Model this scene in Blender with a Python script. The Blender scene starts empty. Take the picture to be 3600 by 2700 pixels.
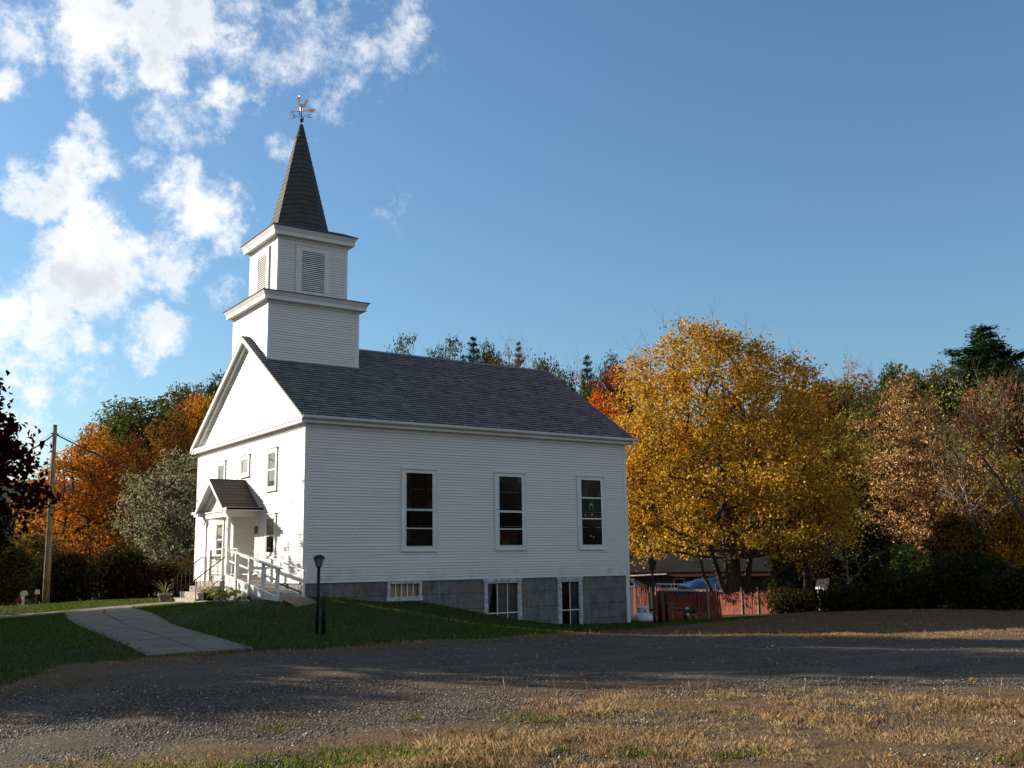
import bpy, math, random
import numpy as np
from mathutils import Vector, Matrix

# ------------------------------------------------------------------ camera, light, exposure
SC = bpy.context.scene
COL = SC.collection
R_ = math.radians
CAM = Vector((-14.102, -32.809, 0.538))
F_PX, PITCH, ROLL, YAW = 3606.32, R_(9.91978), R_(-0.88393), R_(34.75133)   # measured on the church's edges (3600 px wide frame)
_f = Vector((math.cos(PITCH)*math.sin(YAW), math.cos(PITCH)*math.cos(YAW), math.sin(PITCH)))
_r0 = Vector((math.cos(YAW), -math.sin(YAW), 0)); _u0 = _r0.cross(_f)
_r = math.cos(ROLL)*_r0 + math.sin(ROLL)*_u0
_u = -math.sin(ROLL)*_r0 + math.cos(ROLL)*_u0
cd = bpy.data.cameras.new('camera'); co = bpy.data.objects.new('camera', cd); COL.objects.link(co)
cd.sensor_width = 36.0; cd.lens = 36.0*F_PX/3600.0; cd.clip_end = 6000; cd.clip_start = 0.05
co.matrix_world = Matrix(((_r.x, _u.x, -_f.x, CAM.x), (_r.y, _u.y, -_f.y, CAM.y), (_r.z, _u.z, -_f.z, CAM.z), (0, 0, 0, 1)))
SC.camera = co

SUN_AZ = Vector((-0.583, 0.8125, 0)).normalized()      # horizontal direction towards the sun
SUN_EL = R_(21.4)
SUN_DIR = Vector((SUN_AZ.x*math.cos(SUN_EL), SUN_AZ.y*math.cos(SUN_EL), math.sin(SUN_EL)))
sd = bpy.data.lights.new('sun', 'SUN'); sd.energy = 5.0; sd.angle = R_(0.53); sd.color = (1.0, 0.885, 0.735)
so = bpy.data.objects.new('sun', sd); COL.objects.link(so)
so.rotation_euler = SUN_DIR.to_track_quat('Z', 'Y').to_euler()
SC.view_settings.view_transform = 'Standard'; SC.view_settings.look = 'None'
SC.view_settings.gamma = 1.0; SC.view_settings.use_curve_mapping = False
SC.view_settings.exposure = 0.86
SC.render.engine = 'CYCLES'
try:
    SC.cycles.max_bounces = 6; SC.cycles.transparent_max_bounces = 8
    SC.cycles.use_denoising = True; SC.cycles.sample_clamp_indirect = 2.5
except Exception: pass

def ray(px, py):
    return _f + _r*((px-1800)/F_PX) - _u*((py-1350)/F_PX)
def at(px, D, py=2100):
    """a point at horizontal distance D from the viewpoint, on the bearing of a column of the photograph"""
    d = ray(px, py); h = math.hypot(d.x, d.y)
    return CAM + d*(D/h)

# ------------------------------------------------------------------ node helpers
class NT:
    def __init__(s, tree): s.t = tree; s.n = tree.nodes; s.l = tree.links
    def node(s, typ, **kw):
        n = s.n.new(typ)
        for k, v in kw.items():
            if k.startswith('i_'):
                key = k[2:]; key = int(key) if key.isdigit() else key.replace('_', ' ')
                s.set(n.inputs[key], v)
            else: setattr(n, k, v)
        return n
    def set(s, sock, v):
        if isinstance(v, bpy.types.NodeSocket): s.l.new(v, sock)
        else: sock.default_value = v
    def math(s, op, a, b=0.0, c=None, clamp=False):
        n = s.n.new('ShaderNodeMath'); n.operation = op; n.use_clamp = clamp
        s.set(n.inputs[0], a); s.set(n.inputs[1], b)
        if c is not None: s.set(n.inputs[2], c)
        return n.outputs[0]
    def mix(s, fac, a, b, blend='MIX'):
        n = s.n.new('ShaderNodeMix'); n.data_type = 'RGBA'; n.blend_type = blend
        s.set(n.inputs[0], fac); s.set(n.inputs[6], col4(a)); s.set(n.inputs[7], col4(b))
        return n.outputs[2]
    def noise(s, vec, scale, detail=4, rough=0.55, out=0):
        n = s.n.new('ShaderNodeTexNoise'); s.set(n.inputs['Vector'], vec)
        n.inputs['Scale'].default_value = scale; n.inputs['Detail'].default_value = detail; n.inputs['Roughness'].default_value = rough
        return n.outputs[out]
    def ramp(s, x, a, b, lo=0.0, hi=1.0, smooth=True):
        n = s.n.new('ShaderNodeMapRange'); n.interpolation_type = 'SMOOTHSTEP' if smooth else 'LINEAR'
        s.set(n.inputs[0], x); s.set(n.inputs[1], a); s.set(n.inputs[2], b); s.set(n.inputs[3], lo); s.set(n.inputs[4], hi)
        return n.outputs[0]
def col4(c):
    if isinstance(c, (tuple, list)) and len(c) == 3: return (*c, 1.0)
    return c
MATS = {}
def new_mat(name):
    m = bpy.data.materials.new(name); m.use_nodes = True; m.node_tree.nodes.clear()
    t = NT(m.node_tree); out = t.node('ShaderNodeOutputMaterial'); MATS[name] = m
    return m, t, out
def mat(name, color, rough=0.6, metal=0.0, spec=0.4, var=0.15, vscale=3.0, bump=0.0, bscale=30.0, stretch=None, color2=None):
    """plain painted / weathered surface: base colour broken by two noises, optional bump"""
    if name in MATS: return MATS[name]
    m, t, out = new_mat(name)
    tc = t.node('ShaderNodeTexCoord').outputs['Object']
    if stretch:
        mp = t.node('ShaderNodeMapping'); t.l.new(tc, mp.inputs[0]); mp.inputs['Scale'].default_value = stretch; tc = mp.outputs[0]
    n1 = t.noise(tc, vscale, 5); n2 = t.noise(tc, vscale*9, 3)
    f = t.math('ADD', t.math('MULTIPLY', n1, 0.65), t.math('MULTIPLY', n2, 0.35))
    f = t.ramp(f, 0.3, 0.7)
    c2 = color2 if color2 else tuple(max(0, c*(1-2*var)) for c in color)
    c1 = color if color2 else tuple(min(1, c*(1+var*0.6)) for c in color)
    c = t.mix(f, c2, c1)
    b = t.node('ShaderNodeBsdfPrincipled'); t.l.new(c, b.inputs['Base Color'])
    b.inputs['Metallic'].default_value = metal; b.inputs['Specular IOR Level'].default_value = spec
    t.set(b.inputs['Roughness'], t.ramp(n2, 0.2, 0.8, max(0.02, rough-0.1), min(1, rough+0.1)))
    if bump:
        bn = t.node('ShaderNodeBump'); bn.inputs['Strength'].default_value = bump; bn.inputs['Distance'].default_value = 0.02
        t.l.new(t.noise(tc, bscale, 4), bn.inputs['Height']); t.l.new(bn.outputs[0], b.inputs['Normal'])
    t.l.new(b.outputs[0], out.inputs[0])
    return m

# ------------------------------------------------------------------ sky: Nishita + clouds by direction
SKY_STR, SKY_TINT = 0.073, (0.75, 0.965, 1.14)
def build_world():
    w = bpy.data.worlds.new('World'); SC.world = w; w.use_nodes = True
    w.node_tree.nodes.clear(); t = NT(w.node_tree)
    out = t.node('ShaderNodeOutputWorld'); bg = t.node('ShaderNodeBackground')
    sky = t.node('ShaderNodeTexSky', sky_type='NISHITA')
    sky.sun_disc = False; sky.sun_elevation = SUN_EL
    sky.sun_rotation = math.atan2(SUN_DIR.x, SUN_DIR.y)
    sky.air_density = 1.3; sky.dust_density = 0.8; sky.ozone_density = 2.5; sky.altitude = 200
    d = t.node('ShaderNodeTexCoord').outputs['Generated']
    blobs = [(330,80,200,1),(540,120,210,1),(700,190,190,1),(770,330,130,1),(725,440,80,.9),(430,200,120,.95),
             (960,140,230,.50),(1080,230,200,.42),(1250,60,220,.40),(1350,110,170,.40),(1290,30,190,.40),(1180,150,200,.36),(40,80,150,.7),(-20,290,70,.75),
             (310,400,90,.85),(280,510,90,.9),(80,560,60,.8),(120,640,110,1),(240,660,120,1),(420,570,110,.9),(570,650,150,1),(700,740,150,1),(800,820,90,.9),
             (400,790,130,1),(450,900,160,1),(330,1010,190,1),(140,1110,200,1),(-20,1130,170,1),(530,1150,120,.95),(600,900,130,.9),
             (240,1250,150,.8),(60,1320,170,.8),(110,1440,170,.7),(330,1400,130,.85),(500,1240,90,.8),(845,1040,80,.5),(1365,735,90,.36),(985,560,80,.30),(1010,640,80,.26),(590,420,110,.5),(1330,770,60,.3),(1500,330,110,.22),(20,1500,160,.65)]
    wob = t.noise(d, 7.0, 6, 0.6, out=1)
    wv = t.node('ShaderNodeVectorMath', operation='MULTIPLY_ADD'); t.l.new(wob, wv.inputs[0]); wv.inputs[1].default_value = (.10, .10, .10); t.l.new(d, wv.inputs[2])
    off = t.node('ShaderNodeVectorMath', operation='SUBTRACT'); t.l.new(wv.outputs[0], off.inputs[0]); off.inputs[1].default_value = (.05, .05, .05)
    nd = t.node('ShaderNodeVectorMath', operation='NORMALIZE'); t.l.new(off.outputs[0], nd.inputs[0]); nd = nd.outputs[0]
    acc = None; thin = None
    for (px, py, rp, wgt) in blobs:
        c = ray(px, py).normalized(); ang = rp/F_PX*0.9
        dp = t.node('ShaderNodeVectorMath', operation='DOT_PRODUCT'); t.l.new(nd, dp.inputs[0]); dp.inputs[1].default_value = c
        v = t.ramp(dp.outputs['Value'], math.cos(ang*1.5), 1.0, 0.0, wgt, False)
        if wgt < .6: thin = v if thin is None else t.math('MAXIMUM', thin, v)
        else: acc = v if acc is None else t.math('MAXIMUM', acc, v)
    n1 = t.noise(d, 9.5, 14, 0.64); n2 = t.noise(d, 34.0, 10, 0.68)
    nz = t.math('ADD', t.math('MULTIPLY', n1, 0.66), t.math('MULTIPLY', n2, 0.34))
    dens = t.math('ADD', acc, t.math('MULTIPLY', t.math('SUBTRACT', nz, 0.5), 4.3))
    gate = t.ramp(acc, 0.03, 0.3)
    cov = t.math('MULTIPLY', t.math('POWER', t.ramp(dens, 0.40, 1.12), 1.2), gate)
    cov2 = t.math('MULTIPLY', t.math('MULTIPLY', t.ramp(t.math('ADD', t.math('MULTIPLY', thin, 1.5), t.math('MULTIPLY', t.math('SUBTRACT', t.noise(d, 22.0, 12, .7), .5), 3.2)), .30, 1.25), t.ramp(thin, .02, .2)), .72)
    cov = t.math('MAXIMUM', cov, cov2)
    sh = t.noise(d, 10.0, 8, .55)
    shade = t.math('MULTIPLY', t.ramp(dens, 0.7, 1.3), t.ramp(sh, .40, .60))
    sund = t.node('ShaderNodeVectorMath', operation='DOT_PRODUCT'); t.l.new(d, sund.inputs[0]); sund.inputs[1].default_value = SUN_DIR
    cc = t.mix(shade, (8.6, 8.6, 8.5), (5.6, 5.9, 6.5))
    skyc = t.mix(1.0, sky.outputs[0], SKY_TINT, 'MULTIPLY')
    # unseen broken cloud bank behind the viewer, added as neutral fill light
    bd = t.node('ShaderNodeVectorMath', operation='DOT_PRODUCT'); t.l.new(d, bd.inputs[0]); bd.inputs[1].default_value = Vector((-.35, -.80, .48)).normalized()
    bank = t.math('MULTIPLY', t.ramp(bd.outputs['Value'], .30, .75), t.ramp(t.noise(d, 3.0, 6, .6), .34, .58))
    skyc = t.mix(t.math('MULTIPLY', bank, .68), skyc, (4.6, 4.5, 4.3))
    fin = t.mix(t.math('MULTIPLY', cov, 0.97), skyc, cc)
    t.l.new(fin, bg.inputs[0]); bg.inputs[1].default_value = SKY_STR
    t.l.new(bg.outputs[0], out.inputs[0])
build_world()

# ------------------------------------------------------------------ mesh helpers
ORG = {}
def org(o): return ORG.get(o.name, Vector((0, 0, 0))) if o else Vector((0, 0, 0))
class MB:
    def __init__(s): s.v = []; s.f = []; s.mi = []; s.uv = []
    def add(s, vs, fs, mi=0, uvs=None):
        b = len(s.v); s.v += [tuple(v) for v in vs]
        for k, f in enumerate(fs):
            s.f.append([b+i for i in f]); s.mi.append(mi)
            s.uv.append(uvs[k] if uvs else None)
        return s
    def quad(s, a, b, c, d, mi=0, uv=None): return s.add([a, b, c, d], [(0, 1, 2, 3)], mi, [uv] if uv else None)
    def poly(s, pts, mi=0): return s.add(pts, [tuple(range(len(pts)))], mi)
    def box(s, x0, x1, y0, y1, z0, z1, mi=0):
        v = [(x0,y0,z0),(x1,y0,z0),(x1,y1,z0),(x0,y1,z0),(x0,y0,z1),(x1,y0,z1),(x1,y1,z1),(x0,y1,z1)]
        return s.add(v, [(0,3,2,1),(4,5,6,7),(0,1,5,4),(1,2,6,5),(2,3,7,6),(3,0,4,7)], mi)
    def bar(s, p, q, w, h, up=(0,0,1), mi=0):
        p, q = Vector(p), Vector(q); d = (q-p).normalized(); u = Vector(up)
        a = d.cross(u)
        if a.length < 1e-4: a = d.cross(Vector((0,1,0)))
        a.normalize(); b = a.cross(d).normalized(); a *= w/2; b *= h/2
        v = [p-a-b, p+a-b, p+a+b, p-a+b, q-a-b, q+a-b, q+a+b, q-a+b]
        return s.add(v, [(0,3,2,1),(4,5,6,7),(0,1,5,4),(1,2,6,5),(2,3,7,6),(3,0,4,7)], mi)
    def tube(s, pts, rads, n=8, mi=0, cap=True):
        pts = [Vector(p) for p in pts]
        if not hasattr(rads, '__len__'): rads = [rads]*len(pts)
        rings = []; ref = None
        for i, p in enumerate(pts):
            d = (pts[min(i+1, len(pts)-1)] - pts[max(i-1, 0)])
            d = d.normalized() if d.length > 1e-9 else Vector((0,0,1))
            if ref is None: ref = Vector((1,0,0)) if abs(d.x) < .9 else Vector((0,1,0))
            a = (ref - d*ref.dot(d)).normalized(); ref = a; b = d.cross(a)
            rings.append([p + (a*math.cos(2*math.pi*k/n) + b*math.sin(2*math.pi*k/n))*rads[i] for k in range(n)])
        v = [x for r in rings for x in r]; f = []
        for i in range(len(rings)-1):
            for k in range(n):
                k2 = (k+1) % n; f.append((i*n+k, i*n+k2, (i+1)*n+k2, (i+1)*n+k))
        if cap: f.append(tuple(range(n-1, -1, -1))); f.append(tuple((len(rings)-1)*n+k for k in range(n)))
        return s.add(v, f, mi)
    def lathe(s, c, prof, n=16, mi=0, squash=1.0):
        v = []; f = []; c = Vector(c)
        for (r, z) in prof:
            for k in range(n):
                a = 2*math.pi*k/n; v.append(c+Vector((r*math.cos(a), r*math.sin(a)*squash, z)))
        for i in range(len(prof)-1):
            for k in range(n):
                k2 = (k+1) % n; f.append((i*n+k, i*n+k2, (i+1)*n+k2, (i+1)*n+k))
        f.append(tuple(range(n-1, -1, -1))); f.append(tuple((len(prof)-1)*n+k for k in range(n)))
        return s.add(v, f, mi)
    def prism(s, poly, vec, mi=0):
        n = len(poly); p = [Vector(a) for a in poly]; vec = Vector(vec)
        nrm = Vector((0, 0, 0))
        for i in range(n): nrm += p[i].cross(p[(i+1) % n])
        if nrm.dot(vec) > 0: p.reverse()
        v = p + [a+vec for a in p]
        f = [tuple(range(n)), tuple(range(2*n-1, n-1, -1))]
        for i in range(n):
            j = (i+1) % n; f.append((i, n+i, n+j, j))
        return s.add(v, f, mi)
    def build(s, name, mats, parent=None, smooth=False):
        me = bpy.data.meshes.new(name); o0 = org(parent)
        me.from_pydata([(v[0]-o0.x, v[1]-o0.y, v[2]-o0.z) for v in s.v], [], s.f)
        if not isinstance(mats, (list, tuple)): mats = [mats]
        for m in mats: me.materials.append(m)
        if len(mats) > 1: me.polygons.foreach_set('material_index', s.mi)
        if any(u is not None for u in s.uv):
            ul = me.uv_layers.new(name='UVMap'); k = 0
            for i, f in enumerate(s.f):
                for j in range(len(f)):
                    if s.uv[i] is not None: ul.data[k].uv = s.uv[i][j]
                    k += 1
        if smooth: me.polygons.foreach_set('use_smooth', [True]*len(me.polygons))
        me.update()
        ob = bpy.data.objects.new(name, me); COL.objects.link(ob)
        if parent: ob.parent = parent; ORG[ob.name] = o0
        return ob
def npmesh(name, V, F, material, parent=None, smooth=False, attr=None):
    """V (n,3), F (m,k) numpy arrays -> object"""
    me = bpy.data.meshes.new(name); o0 = org(parent)
    V = np.asarray(V, np.float32) - np.array(o0, np.float32); F = np.asarray(F, np.int32); m, k = F.shape
    me.vertices.add(len(V)); me.vertices.foreach_set('co', V.ravel())
    me.loops.add(m*k); me.loops.foreach_set('vertex_index', F.ravel())
    me.polygons.add(m); me.polygons.foreach_set('loop_start', np.arange(m, dtype=np.int32)*k)
    try: me.polygons.foreach_set('loop_total', np.full(m, k, np.int32))
    except Exception: pass
    if smooth: me.polygons.foreach_set('use_smooth', np.ones(m, bool))
    for an, av in (attr or {}).items():
        a = me.attributes.new(an, 'FLOAT', 'POINT'); a.data.foreach_set('value', np.asarray(av, np.float32))
    me.materials.append(material); me.update(calc_edges=True)
    ob = bpy.data.objects.new(name, me); COL.objects.link(ob)
    if parent: ob.parent = parent; ORG[ob.name] = o0
    return ob
def thing(name, label, cat, loc, group=None):
    o = bpy.data.objects.new(name, None); COL.objects.link(o); o.location = loc; o.empty_display_size = .3
    o['label'] = label; o['category'] = cat
    if group: o['group'] = group
    ORG[o.name] = Vector(loc); return o
def tag(o, label=None, cat=None, group=None, kind=None):
    if label: o['label'] = label
    if cat: o['category'] = cat
    if group: o['group'] = group
    if kind: o['kind'] = kind
    return o
def shift(o, loc):
    """give a single-mesh thing its origin at its base"""
    loc = Vector(loc); me = o.data
    n = len(me.vertices); a = np.empty(n*3, np.float32); me.vertices.foreach_get('co', a)
    a = a.reshape(-1, 3) - np.array(loc, np.float32); me.vertices.foreach_set('co', a.ravel()); me.update()
    o.location = loc; ORG[o.name] = loc; return o

# ------------------------------------------------------------------ materials
def siding_mat():
    m, t, out = new_mat('white_clapboard_paint')
    tc = t.node('ShaderNodeTexCoord').outputs['Object']
    mp = t.node('ShaderNodeMapping'); t.l.new(tc, mp.inputs[0]); mp.inputs['Scale'].default_value = (.5, .5, 9.85)
    a = t.noise(mp.outputs[0], 1.0, 3); b_ = t.noise(tc, .35, 4); g = t.noise(tc, 60, 2)
    f = t.math('ADD', t.math('MULTIPLY', a, .5), t.math('ADD', t.math('MULTIPLY', b_, .35), t.math('MULTIPLY', g, .15)))
    c = t.mix(t.ramp(f, .3, .7), (.73, .72, .69), (.82, .81, .78))
    sz = t.node('ShaderNodeSeparateXYZ'); t.l.new(tc, sz.inputs[0]); st = t.math('MULTIPLY', t.ramp(sz.outputs[2], .0, .7, 1, 0), t.ramp(t.noise(tc, 1.7, 6, .7), .42, .72))
    c = t.mix(t.math('MULTIPLY', st, .45), c, (.40, .35, .27))
    b = t.node('ShaderNodeBsdfPrincipled'); t.l.new(c, b.inputs['Base Color']); b.inputs['Roughness'].default_value = .55; b.inputs['Specular IOR Level'].default_value = .3
    bn = t.node('ShaderNodeBump'); bn.inputs['Strength'].default_value = .25; bn.inputs['Distance'].default_value = .006
    t.l.new(a, bn.inputs['Height']); t.l.new(bn.outputs[0], b.inputs['Normal'])
    t.l.new(b.outputs[0], out.inputs[0]); return m
def slate_mat():
    m, t, out = new_mat('roof_slate')
    uv = t.node('ShaderNodeTexCoord').outputs['UV']
    br = t.node('ShaderNodeTexBrick', offset=.5, i_Scale=1.0, i_Mortar_Size=.006, i_Mortar_Smooth=.1, i_Brick_Width=.34, i_Row_Height=.2, i_Bias=0.0)
    br.inputs['Color1'].default_value = (0, 0, 0, 1); br.inputs['Color2'].default_value = (1, 1, 1, 1); br.inputs['Mortar'].default_value = (.5, .5, .5, 1)
    t.l.new(uv, br.inputs['Vector'])
    # a second brick lookup of the same layout gives each slate its own random value
    cell = t.node('ShaderNodeSeparateXYZ'); t.l.new(uv, cell.inputs[0])
    row = t.math('FLOOR', t.math('DIVIDE', cell.outputs[1], .2))
    colx = t.math('FLOOR', t.math('DIVIDE', t.math('ADD', cell.outputs[0], t.math('MULTIPLY', t.math('MODULO', row, 2.0), .17)), .34))
    cv = t.node('ShaderNodeCombineXYZ'); t.l.new(colx, cv.inputs[0]); t.l.new(row, cv.inputs[1])
    wn = t.node('ShaderNodeTexWhiteNoise', noise_dimensions='2D'); t.l.new(cv.outputs[0], wn.inputs['Vector'])
    rnd = wn.outputs['Value']
    big = t.noise(uv, .28, 3); fx = t.ramp(cell.outputs[0], .5, 8.5)
    fac = t.ramp(t.math('ADD', t.math('MULTIPLY', fx, .55), t.math('ADD', t.math('MULTIPLY', big, .5), t.math('MULTIPLY', rnd, .14))), .42, .92)
    green = t.mix(rnd, (.132, .150, .136), (.200, .217, .196)); purple = t.mix(rnd, (.165, .122, .116), (.250, .190, .180))
    c = t.mix(fac, green, purple); hv = t.node('ShaderNodeHueSaturation', i_Saturation=1.25); t.l.new(c, hv.inputs['Color']); wn2 = t.node('ShaderNodeTexWhiteNoise', noise_dimensions='3D'); t.l.new(cv.outputs[0], wn2.inputs['Vector']); t.set(hv.inputs['Value'], t.ramp(wn2.outputs['Value'], 0, 1, .72, 1.25, False)); c = hv.outputs[0]
    c = t.mix(t.ramp(rnd, .982, .988), c, (.15, .17, .165))
    c = t.mix(t.math('MULTIPLY', t.ramp(t.noise(uv, .9, 3), .58, .7), .6), c, (.075, .045, .032))
    c = t.mix(t.math('MULTIPLY', br.outputs['Fac'], .85), c, (.012, .012, .013))
    g = t.noise(uv, 30, 4)
    c = t.mix(t.ramp(g, .3, .8, 0, .3), c, (.13, .125, .12))
    b = t.node('ShaderNodeBsdfPrincipled'); t.l.new(c, b.inputs['Base Color']); t.set(b.inputs['Roughness'], t.ramp(rnd, 0, 1, .45, .7)); b.inputs['Specular IOR Level'].default_value = .35
    bn = t.node('ShaderNodeBump'); bn.inputs['Strength'].default_value = .5; bn.inputs['Distance'].default_value = .01
    t.l.new(t.math('ADD', t.math('MULTIPLY', g, .5), t.math('SUBTRACT', rnd, br.outputs['Fac'])), bn.inputs['Height']); t.l.new(bn.outputs[0], b.inputs['Normal'])
    t.l.new(b.outputs[0], out.inputs[0]); return m
def shingle_mat(name, c1, c2, bw=.3, rh=.14, line=(.015, .013, .012)):
    m, t, out = new_mat(name)
    uv = t.node('ShaderNodeTexCoord').outputs['UV']
    br = t.node('ShaderNodeTexBrick', offset=.5, i_Scale=1.0, i_Mortar_Size=.008, i_Mortar_Smooth=.15, i_Brick_Width=bw, i_Row_Height=rh)
    br.inputs['Color1'].default_value = (*c1, 1); br.inputs['Color2'].default_value = (*c2, 1); br.inputs['Mortar'].default_value = (*line, 1)
    t.l.new(uv, br.inputs['Vector']); g = t.noise(uv, 60, 3); c = t.mix(.35, br.outputs['Color'], t.mix(g, c1, c2))
    b = t.node('ShaderNodeBsdfPrincipled'); t.l.new(c, b.inputs['Base Color']); b.inputs['Roughness'].default_value = .85
    bn = t.node('ShaderNodeBump'); bn.inputs['Strength'].default_value = .6; bn.inputs['Distance'].default_value = .01
    t.l.new(t.math('SUBTRACT', g, br.outputs['Fac']), bn.inputs['Height']); t.l.new(bn.outputs[0], b.inputs['Normal'])
    t.l.new(b.outputs[0], out.inputs[0]); return m
def stone_mat():
    m, t, out = new_mat('foundation_granite')
    tc = t.node('ShaderNodeTexCoord').outputs['Object']
    mp = t.node('ShaderNodeMapping'); t.l.new(tc, mp.inputs[0]); mp.inputs['Rotation'].default_value = (R_(90), 0, 0)
    wob = t.node('ShaderNodeVectorMath', operation='MULTIPLY_ADD'); t.l.new(t.noise(tc, 1.3, 3, out=1), wob.inputs[0]); wob.inputs[1].default_value = (.10, .10, .10); t.l.new(mp.outputs[0], wob.inputs[2])
    br = t.node('ShaderNodeTexBrick', offset=.37, i_Scale=1.0, i_Mortar_Size=.022, i_Mortar_Smooth=.9, i_Brick_Width=3.1, i_Row_Height=.57)
    br.inputs['Color1'].default_value = (.17, .17, .175, 1); br.inputs['Color2'].default_value = (.235, .225, .215, 1); br.inputs['Mortar'].default_value = (.14, .128, .112, 1)
    t.l.new(wob.outputs[0], br.inputs['Vector'])
    n1 = t.noise(tc, 2.2, 7, .65); n2 = t.noise(tc, 24, 5, .6)
    mp2 = t.node('ShaderNodeMapping'); t.l.new(tc, mp2.inputs[0]); mp2.inputs['Rotation'].default_value = (0, R_(38), 0); mp2.inputs['Scale'].default_value = (14, 14, 1.2)
    n3 = t.noise(mp2.outputs[0], 1.0, 3)
    c = t.mix(t.ramp(n1, .38, .66, 0, .75), br.outputs['Color'], (.085, .083, .085))
    c = t.mix(t.ramp(n3, .52, .7, 0, .45), c, (.32, .31, .30))
    c = t.mix(t.ramp(n2, .55, .75, 0, .35), c, (.30, .29, .28))
    c = t.mix(t.ramp(t.noise(tc, .8, 3), .52, .66, 0, .5), c, (.21, .165, .12))
    b = t.node('ShaderNodeBsdfPrincipled'); t.l.new(c, b.inputs['Base Color']); b.inputs['Roughness'].default_value = .85
    bn = t.node('ShaderNodeBump'); bn.inputs['Strength'].default_value = .8; bn.inputs['Distance'].default_value = .03
    t.l.new(t.math('SUBTRACT', t.math('ADD', n1, t.math('MULTIPLY', n2, .4)), t.math('MULTIPLY', br.outputs['Fac'], .7)), bn.inputs['Height']); t.l.new(bn.outputs[0], b.inputs['Normal'])
    t.l.new(b.outputs[0], out.inputs[0]); return m
def glass_mat(name, color, rough=.06, spec=.3):
    if name in MATS: return MATS[name]
    m, t, out = new_mat(name)
    tc = t.node('ShaderNodeTexCoord').outputs['Object']; n = t.noise(tc, 5, 4)
    c = t.mix(n, tuple(x*.6 for x in color), tuple(min(1, x*1.4) for x in color))
    b = t.node('ShaderNodeBsdfPrincipled'); t.l.new(c, b.inputs['Base Color']); b.inputs['Roughness'].default_value = rough; b.inputs['Specular IOR Level'].default_value = spec
    bn = t.node('ShaderNodeBump'); bn.inputs['Strength'].default_value = .06; t.l.new(t.noise(tc, 2.5, 2), bn.inputs['Height']); t.l.new(bn.outputs[0], b.inputs['Normal'])
    t.l.new(b.outputs[0], out.inputs[0]); return m
def clear_mat():
    m, t, out = new_mat('clear_pane')
    tr = t.node('ShaderNodeBsdfTransparent'); gl = t.node('ShaderNodeBsdfGlossy'); gl.inputs['Roughness'].default_value = .04
    fr = t.node('ShaderNodeFresnel'); fr.inputs[0].default_value = 1.45
    mx = t.node('ShaderNodeMixShader'); t.l.new(fr.outputs[0], mx.inputs[0]); t.l.new(tr.outputs[0], mx.inputs[1]); t.l.new(gl.outputs[0], mx.inputs[2])
    t.l.new(mx.outputs[0], out.inputs[0]); return m
def leaf_mat(name, trans=.35, huevar=.035, valvar=.45, clump=.55, gloss=.0):
    """foliage: the tree's own two tints (object colour + 'tint2'), broken per leaf and per limb"""
    m, t, out = new_mat(name)
    oi = t.node('ShaderNodeObjectInfo'); at2 = t.node('ShaderNodeAttribute', attribute_type='OBJECT', attribute_name='tint2')
    rnd = t.node('ShaderNodeNewGeometry').outputs['Random Per Island']
    tc = t.node('ShaderNodeTexCoord').outputs['Object']
    cl = t.ramp(t.math('ADD', t.math('MULTIPLY', t.noise(tc, clump, 3), .75), t.math('MULTIPLY', rnd, .25)), .36, .68)
    c = t.mix(cl, oi.outputs['Color'], at2.outputs['Color'])
    wn = t.node('ShaderNodeTexWhiteNoise', noise_dimensions='1D'); t.l.new(rnd, wn.inputs['W'])
    hs = t.node('ShaderNodeHueSaturation'); t.l.new(c, hs.inputs['Color'])
    t.set(hs.inputs['Hue'], t.ramp(rnd, 0, 1, .5-huevar, .5+huevar, False)); t.set(hs.inputs['Value'], t.ramp(wn.outputs['Value'], 0, 1, 1-valvar, 1+valvar, False))
    c = hs.outputs[0]
    df = t.node('ShaderNodeBsdfPrincipled'); t.l.new(c, df.inputs['Base Color']); df.inputs['Roughness'].default_value = .5; df.inputs['Specular IOR Level'].default_value = gloss
    tl = t.node('ShaderNodeBsdfTranslucent'); t.l.new(c, tl.inputs[0])
    mx = t.node('ShaderNodeMixShader'); mx.inputs[0].default_value = trans; t.l.new(df.outputs[0], mx.inputs[1]); t.l.new(tl.outputs[0], mx.inputs[2])
    t.l.new(mx.outputs[0], out.inputs[0]); return m
def bark_mat(name, c1, c2):
    m, t, out = new_mat(name)
    tc = t.node('ShaderNodeTexCoord').outputs['Object']
    mp = t.node('ShaderNodeMapping'); t.l.new(tc, mp.inputs[0]); mp.inputs['Scale'].default_value = (9, 9, 1.6)
    n = t.noise(mp.outputs[0], 1.5, 6, .65); n2 = t.noise(tc, 1.2, 3)
    c = t.mix(t.ramp(t.math('ADD', t.math('MULTIPLY', n, .7), t.math('MULTIPLY', n2, .3)), .35, .65), c1, c2)
    b = t.node('ShaderNodeBsdfPrincipled'); t.l.new(c, b.inputs['Base Color']); b.inputs['Roughness'].default_value = .9; b.inputs['Specular IOR Level'].default_value = .1
    bn = t.node('ShaderNodeBump'); bn.inputs['Strength'].default_value = .9; bn.inputs['Distance'].default_value = .03
    t.l.new(n, bn.inputs['Height']); t.l.new(bn.outputs[0], b.inputs['Normal']); t.l.new(b.outputs[0], out.inputs[0]); return m

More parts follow.
